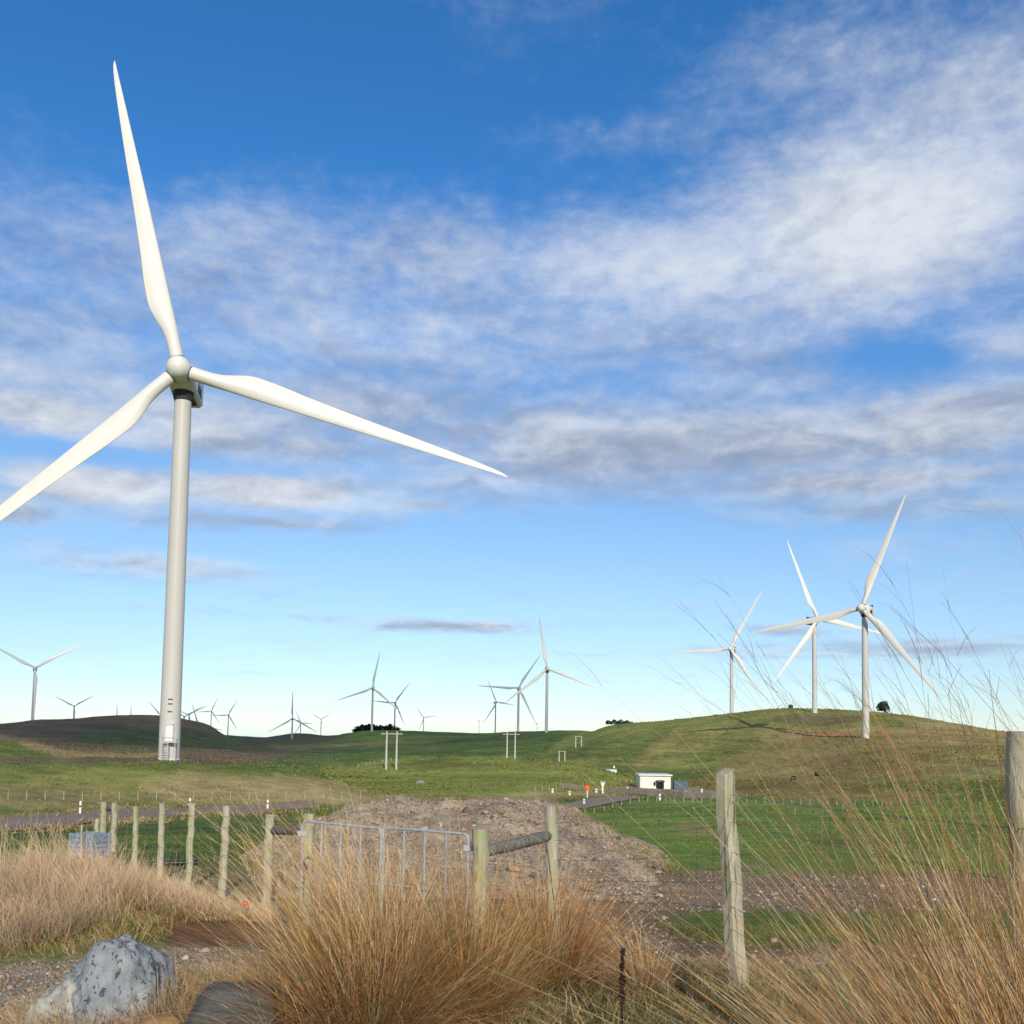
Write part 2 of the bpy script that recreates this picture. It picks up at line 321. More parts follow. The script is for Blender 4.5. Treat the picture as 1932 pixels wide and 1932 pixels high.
# ------------------------------------------------------------------ ground colour zones (own colours of the surfaces)
GREEN=(.125,.180,.036); DKGREEN=(.072,.125,.032); LIME=(.215,.245,.055); TAN=(.40,.29,.135); OLIVE=(.235,.245,.066); HEATH=(.150,.108,.072)
SOIL=(.26,.120,.062); DIRT=(.27,.185,.125); GRAVEL=(.36,.30,.235); STRAW=(.45,.33,.165); RED=(.42,.17,.075); KHAKI=(.29,.235,.090)
ZONES = [  # (colour, strength, polygon in photo pixels)
 (HEATH,.95,[(-500,1340),(500,1340),(470,1402),(700,1408),(560,1440),(-500,1440)]),
 (DKGREEN,.6,[(150,1385),(250,1375),(500,1380),(520,1412),(260,1416),(150,1405)]),
 (GREEN,1,[(-500,1395),(20,1398),(75,1416),(110,1430),(-500,1430)]),
 (TAN,.65,[(-500,1384),(0,1384),(60,1396),(130,1416),(330,1424),(330,1431),(110,1429),(75,1416),(20,1398),(-500,1393)]),
 (HEATH,.9,[(440,1384),(660,1380),(640,1396),(480,1402)]),
 (KHAKI,.6,[(500,1405),(700,1400),(900,1392),(760,1408),(560,1420)]),
 (DKGREEN,.8,[(560,1416),(760,1402),(1100,1385),(1120,1420),(980,1432),(700,1440),(470,1446)]),
 # right hill
 (OLIVE,.75,[(1080,1385),(1160,1370),(1300,1350),(1500,1330),(2300,1330),(2300,1500),(1000,1440)]),
 (DKGREEN,.55,[(1100,1400),(1260,1385),(1240,1415),(1200,1432),(1000,1432)]),
 (DKGREEN,.5,[(1300,1400),(1460,1390),(1400,1420),(1240,1440)]),
 (KHAKI,.8,[(1380,1425),(1560,1400),(1700,1395),(1932,1405),(2300,1420),(2300,1465),(1800,1470),(1560,1480),(1330,1470)]),
 (TAN,.75,[(1430,1378),(1640,1372),(1900,1384),(2300,1400),(2300,1412),(1900,1400),(1640,1392),(1420,1392)]),
 (HEATH,.8,[(1440,1350),(1540,1346),(1640,1352),(1600,1368),(1480,1366)]),
 (TAN,.6,[(1660,1348),(1932,1380),(1932,1392),(1740,1372)]),
 (KHAKI,.8,[(1300,1412),(1500,1404),(1500,1409),(1300,1418)]),
 (TAN,.6,[(1420,1396),(1640,1398),(1932,1408),(1932,1412),(1640,1403),(1420,1401)]),
 (SOIL,.5,[(1650,1376),(1760,1380),(1860,1390),(1760,1390),(1650,1384)]),
 (HEATH,.5,[(1300,1372),(1440,1358),(1470,1364),(1330,1380)]),
 (TAN,.5,[(1240,1440),(1330,1396),(1340,1397),(1262,1440)]),
 (SOIL,.45,[(1400,1440),(1560,1428),(1700,1440),(1560,1452)]),
 (RED,1,[(1510,1384),(1600,1383),(1606,1393),(1512,1393)]),
 (TAN,.8,[(1188,1446),(1204,1444),(1290,1383),(1340,1381),(1290,1378),(1274,1380)]),
 (TAN,.55,[(1290,1378),(1460,1386),(1460,1391),(1290,1384)]),
 (TAN,.35,[(1290,1425),(1360,1390),(1370,1391),(1320,1425)]),
 (SOIL,.5,[(1290,1470),(1560,1480),(1700,1490),(1500,1505),(1340,1500)]),
 (KHAKI,.7,[(1420,1500),(1560,1488),(1800,1500),(1700,1512),(1560,1520),(1440,1520)]),
 # turbine knoll and centre knoll
 (LIME,.95,[(600,1452),(740,1430),(960,1428),(1110,1444),(1200,1470),(1180,1490),(960,1505),(760,1506),(640,1480)]),
 (OLIVE,.8,[(-500,1450),(200,1448),(420,1452),(640,1476),(740,1506),(620,1520),(300,1520),(-500,1540)]),
 (STRAW,.7,[(330,1460),(560,1462),(700,1490),(760,1510),(500,1522),(330,1515),(240,1488)]),
 (STRAW,.45,[(-200,1480),(180,1482),(300,1508),(200,1528),(0,1530),(-200,1540)]),
 (STRAW,.6,[(640,1500),(760,1506),(1000,1500),(1060,1508),(1060,1530),(640,1530)]),
 (STRAW,.6,[(1000,1497),(1110,1488),(1340,1493),(1420,1500),(1420,1507),(1240,1498),(1100,1506),(1010,1512)]),
 (SOIL,.6,[(1160,1476),(1240,1480),(1320,1486),(1300,1495),(1180,1487)]),
 # fields
 (DKGREEN,.55,[(0,1575),(560,1535),(600,1600),(560,1640),(200,1640),(0,1610)]),
 (GRAVEL,.7,[(1140,1487),(1345,1489),(1410,1499),(1345,1506),(1190,1500)]),
 ((.150,.235,.045),1,[(1085,1536),(1120,1532),(1200,1512),(1300,1507),(1420,1510),(1600,1513),(2300,1505),(2300,1650),(1260,1650),(1100,1560)]),
 (OLIVE,.7,[(1620,1560),(1720,1580),(1700,1610),(1640,1590)]),
 (SOIL,.55,[(1555,1572),(1590,1566),(1580,1592),(1552,1596)]),
 (SOIL,.5,[(1465,1590),(1510,1578),(1500,1602),(1470,1610)]),
 (KHAKI,.6,[(1260,1548),(1400,1560),(1380,1590),(1280,1575)]),
 # near ground
 (DIRT,.95,[(240,1640),(560,1620),(900,1640),(1240,1636),(1700,1650),(2300,1655),(2300,1715),(1500,1718),(1240,1726),(1000,1800),(520,1760),(380,1690)]),
 (KHAKI,.7,[(330,1640),(520,1640),(520,1690),(400,1700)]),
 (GREEN,.9,[(1250,1722),(1600,1715),(2300,1718),(2300,1775),(1420,1785),(1260,1762)]),
 (DIRT,1,[(1050,1700),(1260,1730),(1300,1770),(1500,1786),(2300,1790),(2300,1835),(1250,1835),(1080,1800)]),
 (STRAW,.8,[(-500,1640),(330,1640),(520,1700),(500,1730),(300,1740),(0,1800),(-500,1830)]),
 (SOIL,1,[(270,1722),(500,1716),(560,1780),(330,1790)]),
 (KHAKI,.8,[(60,1770),(260,1770),(300,1790),(100,1815)]),
 (GRAVEL,1,[(-500,1825),(90,1815),(330,1785),(520,1790),(520,1850),(300,1850),(90,1870),(60,1950),(-500,1960)]),
 (KHAKI,.8,[(-500,1890),(60,1900),(600,1870),(1100,1840),(2300,1835),(2300,3000),(-500,3000)]),
]
def inpoly(px, py, poly):
    r = np.zeros(px.shape, bool); n = len(poly)
    for i in range(n):
        x0,y0 = poly[i]; x1,y1 = poly[(i+1)%n]
        if y0 == y1: continue
        c = (py >= min(y0,y1)) & (py < max(y0,y1)); xi = x0 + (py-y0)*(x1-x0)/(y1-y0)
        r ^= c & (px < xi)
    return r
def zone_colour(Xa, Ya, Za):
    px, py = proj(np.stack([Xa.ravel(), Ya.ravel(), Za.ravel()], 1))
    R = np.hypot(Xa, Ya).ravel(); k = np.clip((py-1340)/90, .25, 3)
    ja = fbm(px*.03, py*.09, 4, 21); jb = fbm(px*.03, py*.09, 4, 31)
    px = px + ja*26*k; py = py + jb*9*k
    c = np.empty((len(px),3)); c[:] = GREEN
    front = Ya.ravel() > 0.5
    for colr, s, poly in ZONES:
        xs = [p[0] for p in poly]; ys = [p[1] for p in poly]
        q = np.nonzero(front & (px > min(xs)) & (px < max(xs)) & (py > min(ys)) & (py < max(ys)))[0]
        ins = inpoly(px[q], py[q], poly); q = q[ins]
        c[q] = c[q]*(1-s) + np.array(colr)*s
    c = c.reshape(Xa.shape+(3,))
    for it in range(2):
        c[1:-1] = c[1:-1]*.5 + (c[2:]+c[:-2])*.25; c[:,1:-1] = c[:,1:-1]*.5 + (c[:,2:]+c[:,:-2])*.25
    return c.reshape(-1,3)
# ------------------------------------------------------------------ materials
def new_mat(name):
    mt = bpy.data.materials.new(name); mt.use_nodes = True; t = NT(mt.node_tree)
    b = mt.node_tree.nodes['Principled BSDF']; b.inputs['Specular IOR Level'].default_value = 0.25
    return mt, t, b
def bump(t, b, h, strength, dist):
    x = t.n('ShaderNodeBump'); x.inputs['Strength'].default_value = strength; x.inputs['Distance'].default_value = dist
    t.put(x.inputs['Height'], h); t.t.links.new(x.outputs[0], b.inputs['Normal'])
def simple(name, c, rough=.6, metal=0, var=.12, scale=6, c2=None, vz=1.0, bmp=0, bd=.01, detail=5):
    mt, t, b = new_mat(name)
    o = t.n('ShaderNodeTexCoord').outputs['Object']
    n = t.noise(t.mapping(o, (1,1,vz)), scale, detail, .6)
    c2 = c2 or tuple(x*(1-3*var) for x in c)
    t.put(b.inputs['Base Color'], t.ramp(n, [(0.3, c2), (0.68, c)]))
    b.inputs['Roughness'].default_value = rough; b.inputs['Metallic'].default_value = metal
    if bmp: bump(t, b, n, bmp, bd)
    return mt
def ground_mat():
    mt, t, b = new_mat('grassland')
    at_ = t.n('ShaderNodeAttribute', attribute_name='Col').outputs['Color']
    p = t.n('ShaderNodeNewGeometry').outputs['Position']
    far = t.noise(p, .035, 6, .62); mid = t.noise(p, .33, 5, .62); fine = t.noise(p, 5.5, 5, .68); vf = t.noise(p, 42, 4, .65)
    streak = t.noise(t.mapping(p, (.05,.35,.05)), 1.0, 5, .6)
    f = t.m('ADD', t.m('ADD', t.m('MULTIPLY', far, .9), t.m('MULTIPLY', mid, .75)), t.m('ADD', t.m('MULTIPLY', fine, .75), t.m('MULTIPLY', vf, .5)))
    k = t.ss(f, 1.14, 1.76, .54, 1.56)
    c = t.mix(1.0, at_, t.vec(k,k,k), 'MULTIPLY')
    dry = t.m('MULTIPLY', t.ss(streak, .50, .72), t.ss(mid, .40, .62))
    bands = t.ss(t.noise(t.mapping(p, (.10,.55,.3), (3,9,1)), 1.0, 6, .66), .47, .66)
    c = t.mix(t.m('MULTIPLY', bands, .27), c, (.30,.26,.085))
    c = t.mix(t.m('MULTIPLY', dry, .6), c, (.33,.265,.10))
    dk = t.ss(t.noise(t.mapping(p, (.5,1.4,1)), .8, 6, .7), .53, .68)
    c = t.mix(t.m('MULTIPLY', dk, .5), c, (.05,.07,.02))
    tr_ = t.ss(t.noise(t.mapping(p, (.03,.03,1.0)), 1.25, 4, .7), .44, .60, .80, 1.14); c = t.mix(t.ss(t.noise(p,.012,3,.5), .42, .6, .2, 1.0), c, t.mix(1.0, c, t.vec(tr_,tr_,tr_), 'MULTIPLY'))
    t.put(b.inputs['Base Color'], c); b.inputs['Roughness'].default_value = .95; b.inputs['Specular IOR Level'].default_value = .08
    bump(t, b, t.m('ADD', t.m('MULTIPLY', fine, 1.0), t.m('MULTIPLY', vf, .4)), .75, .10)
    return mt
M = {}
M['ground'] = ground_mat()
def stone_ground(name, c1, c2, c3, sc=1.0):
    mt, t, b = new_mat(name)
    p = t.n('ShaderNodeNewGeometry').outputs['Position']
    v = t.n('ShaderNodeTexVoronoi'); t.put(v.inputs['Vector'], p); v.inputs['Scale'].default_value = 22*sc
    vc = t.n('ShaderNodeSeparateColor'); t.t.links.new(v.outputs['Color'], vc.inputs[0])
    n = t.noise(p, .9, 6, .62); n2 = t.noise(p, 14*sc, 5, .7)
    c = t.ramp(n, [(.32,c3),(.5,c1),(.68,c2)])
    pt = t.ss(t.noise(p, .55, 5, .65), .44, .60, .12, 1.0)
    c = t.mix(t.m('MULTIPLY', pt, t.ss(vc.outputs[0], .45, .95, 0, .45)), c, (.45,.41,.36))
    c = t.mix(t.m('MULTIPLY', pt, t.ss(vc.outputs[1], .72, .98, 0, .6)), c, (.06,.048,.04))
    k = t.ss(n2, .3, .7, .62, 1.3); c = t.mix(1.0, c, t.vec(k,k,k), 'MULTIPLY')
    t.put(b.inputs['Base Color'], c); b.inputs['Roughness'].default_value = .95; b.inputs['Specular IOR Level'].default_value = .1
    bump(t, b, t.m('ADD', t.m('MULTIPLY', t.m('MULTIPLY', v.outputs['Distance'], pt), -.7), n2), .8, .05)
    return mt
M['spoil'] = stone_ground('gravel spoil', (.41,.315,.22), (.48,.37,.255), (.29,.225,.17))
M['road'] = stone_ground('gravel road', (.31,.24,.19), (.36,.285,.225), (.24,.19,.155), 2.0)
M['paint'] = simple('turbine white paint', (.70,.685,.65), .38, 0, .03, .25, vz=.25)
M['paint'].node_tree.nodes['Principled BSDF'].inputs['Specular IOR Level'].default_value = .4
M['tower'] = simple('tower grey-white paint', (.53,.52,.50), .45, 0, .035, .35, vz=.12)
M['grille'] = simple('dark louvre', (.05,.055,.06), .6, 0, .2, 3)
M['galv'] = simple('galvanised steel', (.48,.52,.56), .42, .25, .12, 25)
M['wire'] = simple('fence wire', (.20,.20,.19), .5, .5, .1, 5)
M['dark'] = simple('dark void', (.016,.016,.018), .8, 0, .1, 3)
M['white'] = simple('white painted board', (.78,.77,.72), .5, 0, .06, 2.5)
M['blue'] = simple('blue grey steel', (.10,.16,.24), .5, 0, .15, 4)
M['crate'] = simple('weathered blue plastic', (.15,.22,.32), .55, 0, .12, 9, c2=(.26,.31,.36))
M['red'] = simple('orange red sign', (.72,.085,.035), .45, 0, .06, 4)
M['black'] = simple('black plastic', (.018,.018,.02), .4, 0, .1, 4)
M['plank'] = simple('bleached timber', (.36,.31,.25), .85, 0, .15, 2.2, vz=.3, c2=(.22,.19,.155))
def wood_mat(name, c1, c2, moss):
    mt, t, b = new_mat(name)
    o = t.n('ShaderNodeTexCoord').outputs['Object']
    g = t.noise(t.mapping(o, (38,38,1.6)), 1.0, 6, .65, .4)
    big = t.noise(o, 3.2, 5, .62); crack = t.noise(t.mapping(o, (26,26,.8), (4,1,0)), 1.0, 4, .6, .8)
    spots = t.noise(o, 46, 4, .6)
    c = t.ramp(g, [(.30,c2),(.62,c1)])
    c = t.mix(t.ss(big, .46, .66, 0, .65), c, moss)
    c = t.mix(t.ss(crack, .64, .70, 0, .85), c, (.035,.03,.022))
    c = t.mix(t.ss(spots, .66, .72, 0, .7), c, (.07,.065,.05))
    t.put(b.inputs['Base Color'], c); b.inputs['Roughness'].default_value = .9; b.inputs['Specular IOR Level'].default_value = .12
    bump(t, b, t.m('SUBTRACT', g, t.ss(crack, .62, .70, 0, 1.2)), .7, .012)
    return mt
M['wood'] = wood_mat('weathered post wood', (.47,.44,.34), (.28,.255,.19), (.31,.32,.175))
M['wood2'] = wood_mat('greenish post wood', (.44,.43,.29), (.27,.26,.17), (.28,.32,.15))
M['rail'] = wood_mat('grey rail wood', (.22,.215,.20), (.085,.083,.08), (.11,.125,.10))
def blade_mat():
    mt, t, b = new_mat('grass blades')
    a = t.n('ShaderNodeAttribute', attribute_name='Col').outputs['Color']
    t.put(b.inputs['Base Color'], a); b.inputs['Roughness'].default_value = .6; b.inputs['Specular IOR Level'].default_value = .18
    tr = t.n('ShaderNodeBsdfTranslucent'); t.put(tr.inputs[0], a)
    mx = t.n('ShaderNodeMixShader'); mx.inputs[0].default_value = .28
    t.t.links.new(b.outputs[0], mx.inputs[1]); t.t.links.new(tr.outputs[0], mx.inputs[2])
    t.t.links.new(mx.outputs[0], t.t.nodes['Material Output'].inputs[0]); return mt
M['blade'] = blade_mat()
def leaf_mat(name, c1, c2):
    mt, t, b = new_mat(name)
    p = t.n('ShaderNodeNewGeometry').outputs['Position']
    t.put(b.inputs['Base Color'], t.ramp(t.noise(p, .9, 4, .6), [(.35,c2),(.65,c1)])); b.inputs['Roughness'].default_value = .7; return mt
M['pine'] = leaf_mat('dark pine foliage', (.020,.034,.020), (.009,.016,.011))
M['bush'] = leaf_mat('dark bush foliage', (.030,.046,.020), (.012,.020,.010))
M['bark'] = simple('bark', (.07,.055,.04), .9, 0, .2, 3)
def rock_mat(name, c1, c2, pit, lich, pitsc=1.0, pits=.62):
    mt, t, b = new_mat(name)
    o = t.n('ShaderNodeTexCoord').outputs['Object']
    n = t.noise(o, 7, 7, .65); pn = t.noise(t.mapping(o, (1,1,.55)), 17*pitsc, 4, .6, .5); l = t.noise(t.mapping(o,(1,1,1),(5,2,8)), 4.2, 6, .65); sp_ = t.noise(o, 60, 3, .6)
    c = t.ramp(n, [(.32,c2),(.66,c1)])
    c = t.mix(t.ss(l, .48, .68, 0, .6), c, lich)
    c = t.mix(t.ss(sp_, .58, .7, 0, .5), c, tuple(x*.55 for x in c1))
    pm = t.ss(pn, pits, pits+.035); c = t.mix(t.m('MULTIPLY', pm, .68), c, pit)
    t.put(b.inputs['Base Color'], c); b.inputs['Roughness'].default_value = .9; b.inputs['Specular IOR Level'].default_value = .2
    bump(t, b, t.m('SUBTRACT', n, pm), .9, .03); return mt
M['rock'] = rock_mat('pitted grey boulder', (.31,.34,.37), (.16,.18,.21), (.03,.03,.034), (.38,.39,.39), 2.2, .585)
M['slate'] = rock_mat('smooth dark rock', (.105,.108,.112), (.06,.063,.067), (.04,.04,.04), (.12,.12,.115), .6, .75)
M['ochre'] = rock_mat('ochre stone', (.40,.25,.11), (.27,.165,.075), (.14,.09,.05), (.42,.29,.15), 1, .72)
M['pebble'] = simple('field stones', (.34,.30,.25), .9, 0, .2, 4, c2=(.14,.12,.10), bmp=.4)
# ------------------------------------------------------------------ ground sheet, roads
nc = len(az_c)
V = np.stack([Xg.ravel(), Yg.ravel(), Zg.ravel()], 1)
colr = zone_colour(Xg, Yg, Zg)
I = (np.arange(len(lr)-1)[:,None]*nc + np.arange(nc-1)[None,:]).ravel()
F = np.stack([I, I+1, I+1+nc, I+nc], 1)[:, ::-1]
me = np_mesh('ground', V, F, M['ground'], colr, True)
tag(link('ground', me), kind='structure')
def ribbon(name, upper, lower, mat, lift, n=60, k=6):
    def walk(pts):
        g = np.array([ground(*p) for p in pts]); s = np.linspace(0, len(pts)-1, n)
        return np.stack([np.interp(s, np.arange(len(pts)), g[:,i]) for i in range(2)], 1)
    a, b = walk(upper), walk(lower); f = np.linspace(0,1,k)[None,:,None]
    j = fbm(np.arange(n)*.35, np.zeros(n), 3, 4)[:,None]*.5
    q = a[:,None,:]*(1-f) + b[:,None,:]*f
    q[:,0] += (b-a)/np.linalg.norm(b-a,axis=1)[:,None]*j; q[:,-1] += (b-a)/np.linalg.norm(b-a,axis=1)[:,None]*j[::-1]
    z = T(q[...,0], q[...,1]) + lift; Vv = np.concatenate([q, z[...,None]], 2).reshape(-1,3)
    I = (np.arange(n-1)[:,None]*k + np.arange(k-1)[None,:]).ravel()
    return tag(link(name, np_mesh(name, Vv, np.stack([I,I+1,I+1+k,I+k],1), mat, None, True)), kind='structure')
ribbon('gravel_road', [(-150,1556),(0,1543),(130,1534),(265,1525),(400,1521),(512,1518),(600,1513)], [(-150,1590),(0,1573),(130,1560),(265,1547),(400,1538),(512,1531),(600,1524)], M['road'], .07)
ribbon('gravel_road', [(1030,1520),(1080,1515),(1113,1507),(1160,1503),(1205,1502)], [(1030,1533),(1085,1528),(1120,1523),(1160,1515),(1205,1508)], M['road'], .12)
# ------------------------------------------------------------------ wind turbines
BR, HH = 45.0, 53.0
def blade_mesh():
    n = 28; k = 18; V = []; F = []
    st = [(0.0,1.0,1.0),(.04,1.0,1.0),(.08,1.18,.8),(.14,1.68,.52),(.21,1.96,.38),(.27,1.90,.32),(.36,1.66,.26),(.5,1.33,.22),(.65,1.03,.19),(.8,.74,.17),(.9,.52,.16),(.96,.34,.15),(.99,.17,.15),(1.0,.03,.2)]
    s = np.array(st); rr = 0.88; chs = lambda t: float(pchip_eval(s[:,0], s[:,1:2], np.array([t]))[0,0])
    tt = np.concatenate([np.linspace(0,.9,n+8), [.925,.95,.967,.98,.99,.996,1.0]])
    for t in tt:
        ch = (1+(chs(t)-1)*(.86 if chs(t) > 1 else 1))*rr*2*(.98-.08*min(1,t*3)); th = np.interp(t, s[:,0], s[:,2])
        blend = min(1, max(0, (t-.03)/.16)); blend = blend*blend*(3-2*blend); tw = math.radians(9*(1-t)**1.5*blend); z = .9 + t*(BR-.9)
        le = -rr*(1-.25*t) if t < .9 else -rr*(1-.25*t)*(1-t)/.1*.6 - rr*(.31)*(1-(1-t)/.1)
        le = -rr*(1-.72*t**1.3)
        for j in range(k):
            a = 2*math.pi*j/k
            cx, cy = math.cos(a)*rr, math.sin(a)*rr                     # root circle
            xu = .5+.5*math.cos(a); yt = math.sin(a)*(.5*th)*(1.2*math.sqrt(max(1-xu,0)) if xu > .5 else .85)   # teardrop, thick towards the leading edge
            ax = le + ch*xu; ay = yt*ch
            x = cx*(1-blend)+ax*blend; y = cy*(1-blend)+ay*blend
            x, y = x*math.cos(tw)-y*math.sin(tw), x*math.sin(tw)+y*math.cos(tw)
            V.append((x, y, z))
    for i in range(len(tt)-1):
        for j in range(k): F.append((i*k+j, i*k+(j+1)%k, (i+1)*k+(j+1)%k, (i+1)*k+j))
    me = bpy.data.meshes.new('blade'); me.from_pydata(V, [], F+[tuple(reversed(range(k))), tuple((len(tt)-1)*k+j for j in range(k))])
    for p in me.polygons: p.use_smooth = True
    me.materials.append(M['paint']); return me
def lathe(prof, n=32):
    V = []; F = []
    for r, z in prof:
        for k in range(n): V.append((r*math.cos(2*math.pi*k/n), r*math.sin(2*math.pi*k/n), z))
    for i in range(len(prof)-1):
        for k in range(n): F.append((i*n+k, i*n+(k+1)%n, (i+1)*n+(k+1)%n, (i+1)*n+k))
    F.append(tuple(reversed(range(n)))); F.append(tuple((len(prof)-1)*n+k for k in range(n)))
    b = MB(); b.v = V; b.f = F; return b
ME_blade = blade_mesh()
ME_tower = lathe([(1.34,0),(1.34,.9)]+[(1.34-.26*i/8, .9+ (HH-2.0-.9)*i/8) for i in range(1,9)], 40).mesh('tower', M['tower'], smooth=True)
ME_joint = lathe([(1.0,0),(1.006,.03),(1.006,.09),(1.0,.12)], 40).mesh('section_joint', simple('joint line', (.40,.39,.37), .5), smooth=True)
ME_flange = lathe([(1.42,0),(1.42,.22),(1.35,.24)], 40).mesh('flange', M['paint'], smooth=True)
# nacelle: forward is +Y (towards the rotor), built behind the hub
def nacelle_mesh():
    b = MB(); secs = []
    for y, wx, z0, z1 in ((-1.1,1.15,-1.3,1.25),(-1.9,1.6,-1.75,1.65),(-4.5,1.7,-1.85,1.8),(-8.4,1.7,-1.75,1.85),(-9.2,1.5,-1.5,1.6)):
        c = .35
        secs.append([(-wx+c,y,z0),(wx-c,y,z0),(wx,y,z0+c),(wx,y,z1-c),(wx-c,y,z1),(-wx+c,y,z1),(-wx,y,z1-c),(-wx,y,z0+c)])
    for s_ in secs: b.v += s_
    for i in range(len(secs)-1):
        for k in range(8): b.f.append((i*8+k, i*8+(k+1)%8, (i+1)*8+(k+1)%8, (i+1)*8+k))
    b.f.append(tuple(range(8))); b.f.append(tuple(reversed(range((len(secs)-1)*8, len(secs)*8))))
    return b.mesh('nacelle', M['paint'], smooth=True)
ME_nac = nacelle_mesh()
b = MB(); b.box((0,-7.9,2.45),(3.3,.12,.12)); b.box((0,-7.9,1.95),(3.3,.12,.12)); b.box((-1.6,-7.9,2.1),(.12,.14,.9)); b.box((1.6,-7.9,2.1),(.12,.14,.9)); b.box((0,-7.9,2.2),(3.1,.1,.42))
ME_cool = b.mesh('cooler_frame', M['grille'])
ME_mast = MB().tube([(1.2,-8.3,1.7),(1.2,-8.3,3.9)], .05, 6).tube([(.9,-8.3,3.6),(1.5,-8.3,3.6)], .04, 6).mesh('wind_mast', M['grille'])
ME_vent = MB().box((1.715,-5.6,-.5),(.03,2.6,1.3)).box((-1.715,-5.6,-.5),(.03,2.6,1.3)).box((0,-5,-1.86),(2.2,5,.03)).mesh('louvre', M['grille'])
ME_yaw = lathe([(1.16,-3.2),(1.3,-2.7),(1.45,-1.8)], 32).mesh('yaw_ring', M['grille'], smooth=True)
ME_hub = lathe([(.2,2.15),(.75,2.0),(1.2,1.6),(1.48,1.0),(1.58,.3),(1.55,-.5),(1.4,-1.15)][::-1], 32).mesh('hub', M['paint'], smooth=True)
ME_seam = lathe([(.93,.0),(.93,.12)], 24).mesh('blade_collar', M['grille'], smooth=True)
def frame(a, v):
    a = a.normalized(); u = v.cross(a).normalized(); v = a.cross(u); return u, v, a   # right, up, towards the wind
def mat3(x, y, z, loc):
    mm = Matrix.Identity(4)
    for i in range(3): mm[i][0] = x[i]; mm[i][1] = y[i]; mm[i][2] = z[i]; mm[i][3] = loc[i]
    return mm
def turbine(px, py, r, ang, yaw, label, detail=False, base=None):
    """hub seen at (px,py) at distance r; one blade at image angle ang; yaw: degrees the rotor faces right of the viewer"""
    hub = at(px, r, py); view = Vector((hub.x, hub.y, 0)).normalized()
    az_ = math.atan2(-view.x, -view.y)                 # heading from the turbine to the viewer
    h = az_ - math.radians(yaw)
    f = Vector((math.sin(h), math.cos(h), 0))          # rotor heading
    a = (f*math.cos(math.radians(5)) + Vector((0,0,1))*math.sin(math.radians(5)))
    tx = hub - f*3.3                                    # tower stands behind the rotor
    gz = float(T(tx.x, tx.y)); bz = base if base is not None else min(gz, hub.z-25)
    root = empty('wind_turbine', (tx.x, tx.y, bz)); tag(root, label, 'wind turbine', 'turbines of the wind farm')
    hl = hub - root.location
    tw = link('tower', ME_tower, root); tw.scale = (1,1,(hl.z-1.6)/(HH-2.0))
    u, v, a = frame(a, Vector((0,0,1)))
    Mn = mat3(-u, a, v, hl)                             # local +Y is towards the wind
    nac = link('nacelle', ME_nac, root); nac.matrix_local = Mn
    hb = link('hub', ME_hub, root); hb.matrix_local = mat3(u, v, a, hl)
    if r < 1500:
        for nm, me_ in (('cooler_frame', ME_cool), ('louvre', ME_vent)):
            link(nm, me_, nac)
    if r < 900:
        link('wind_mast', ME_mast, nac)
        y_ = link('yaw_ring', ME_yaw, root); y_.matrix_local = mat3(Vector((1,0,0)),Vector((0,1,0)),Vector((0,0,1)), hl - f*3.3)
        link('flange', ME_flange, tw)

    ra = Vector(cR)                                     # image angle measured against the picture's level line
    for k in range(3):
        t = math.radians(ang + 120*k + math.degrees(ROLL))
        bdir = u*math.cos(t) + v*math.sin(t); tdir = -u*math.sin(t) + v*math.cos(t)
        bl = link('blade', ME_blade, root); bl.matrix_local = mat3(tdir, a, bdir, hl)
        if r < 900:
            c = link('blade_collar', ME_seam, bl); c.location = (0,0,1.45)
    return root, tw
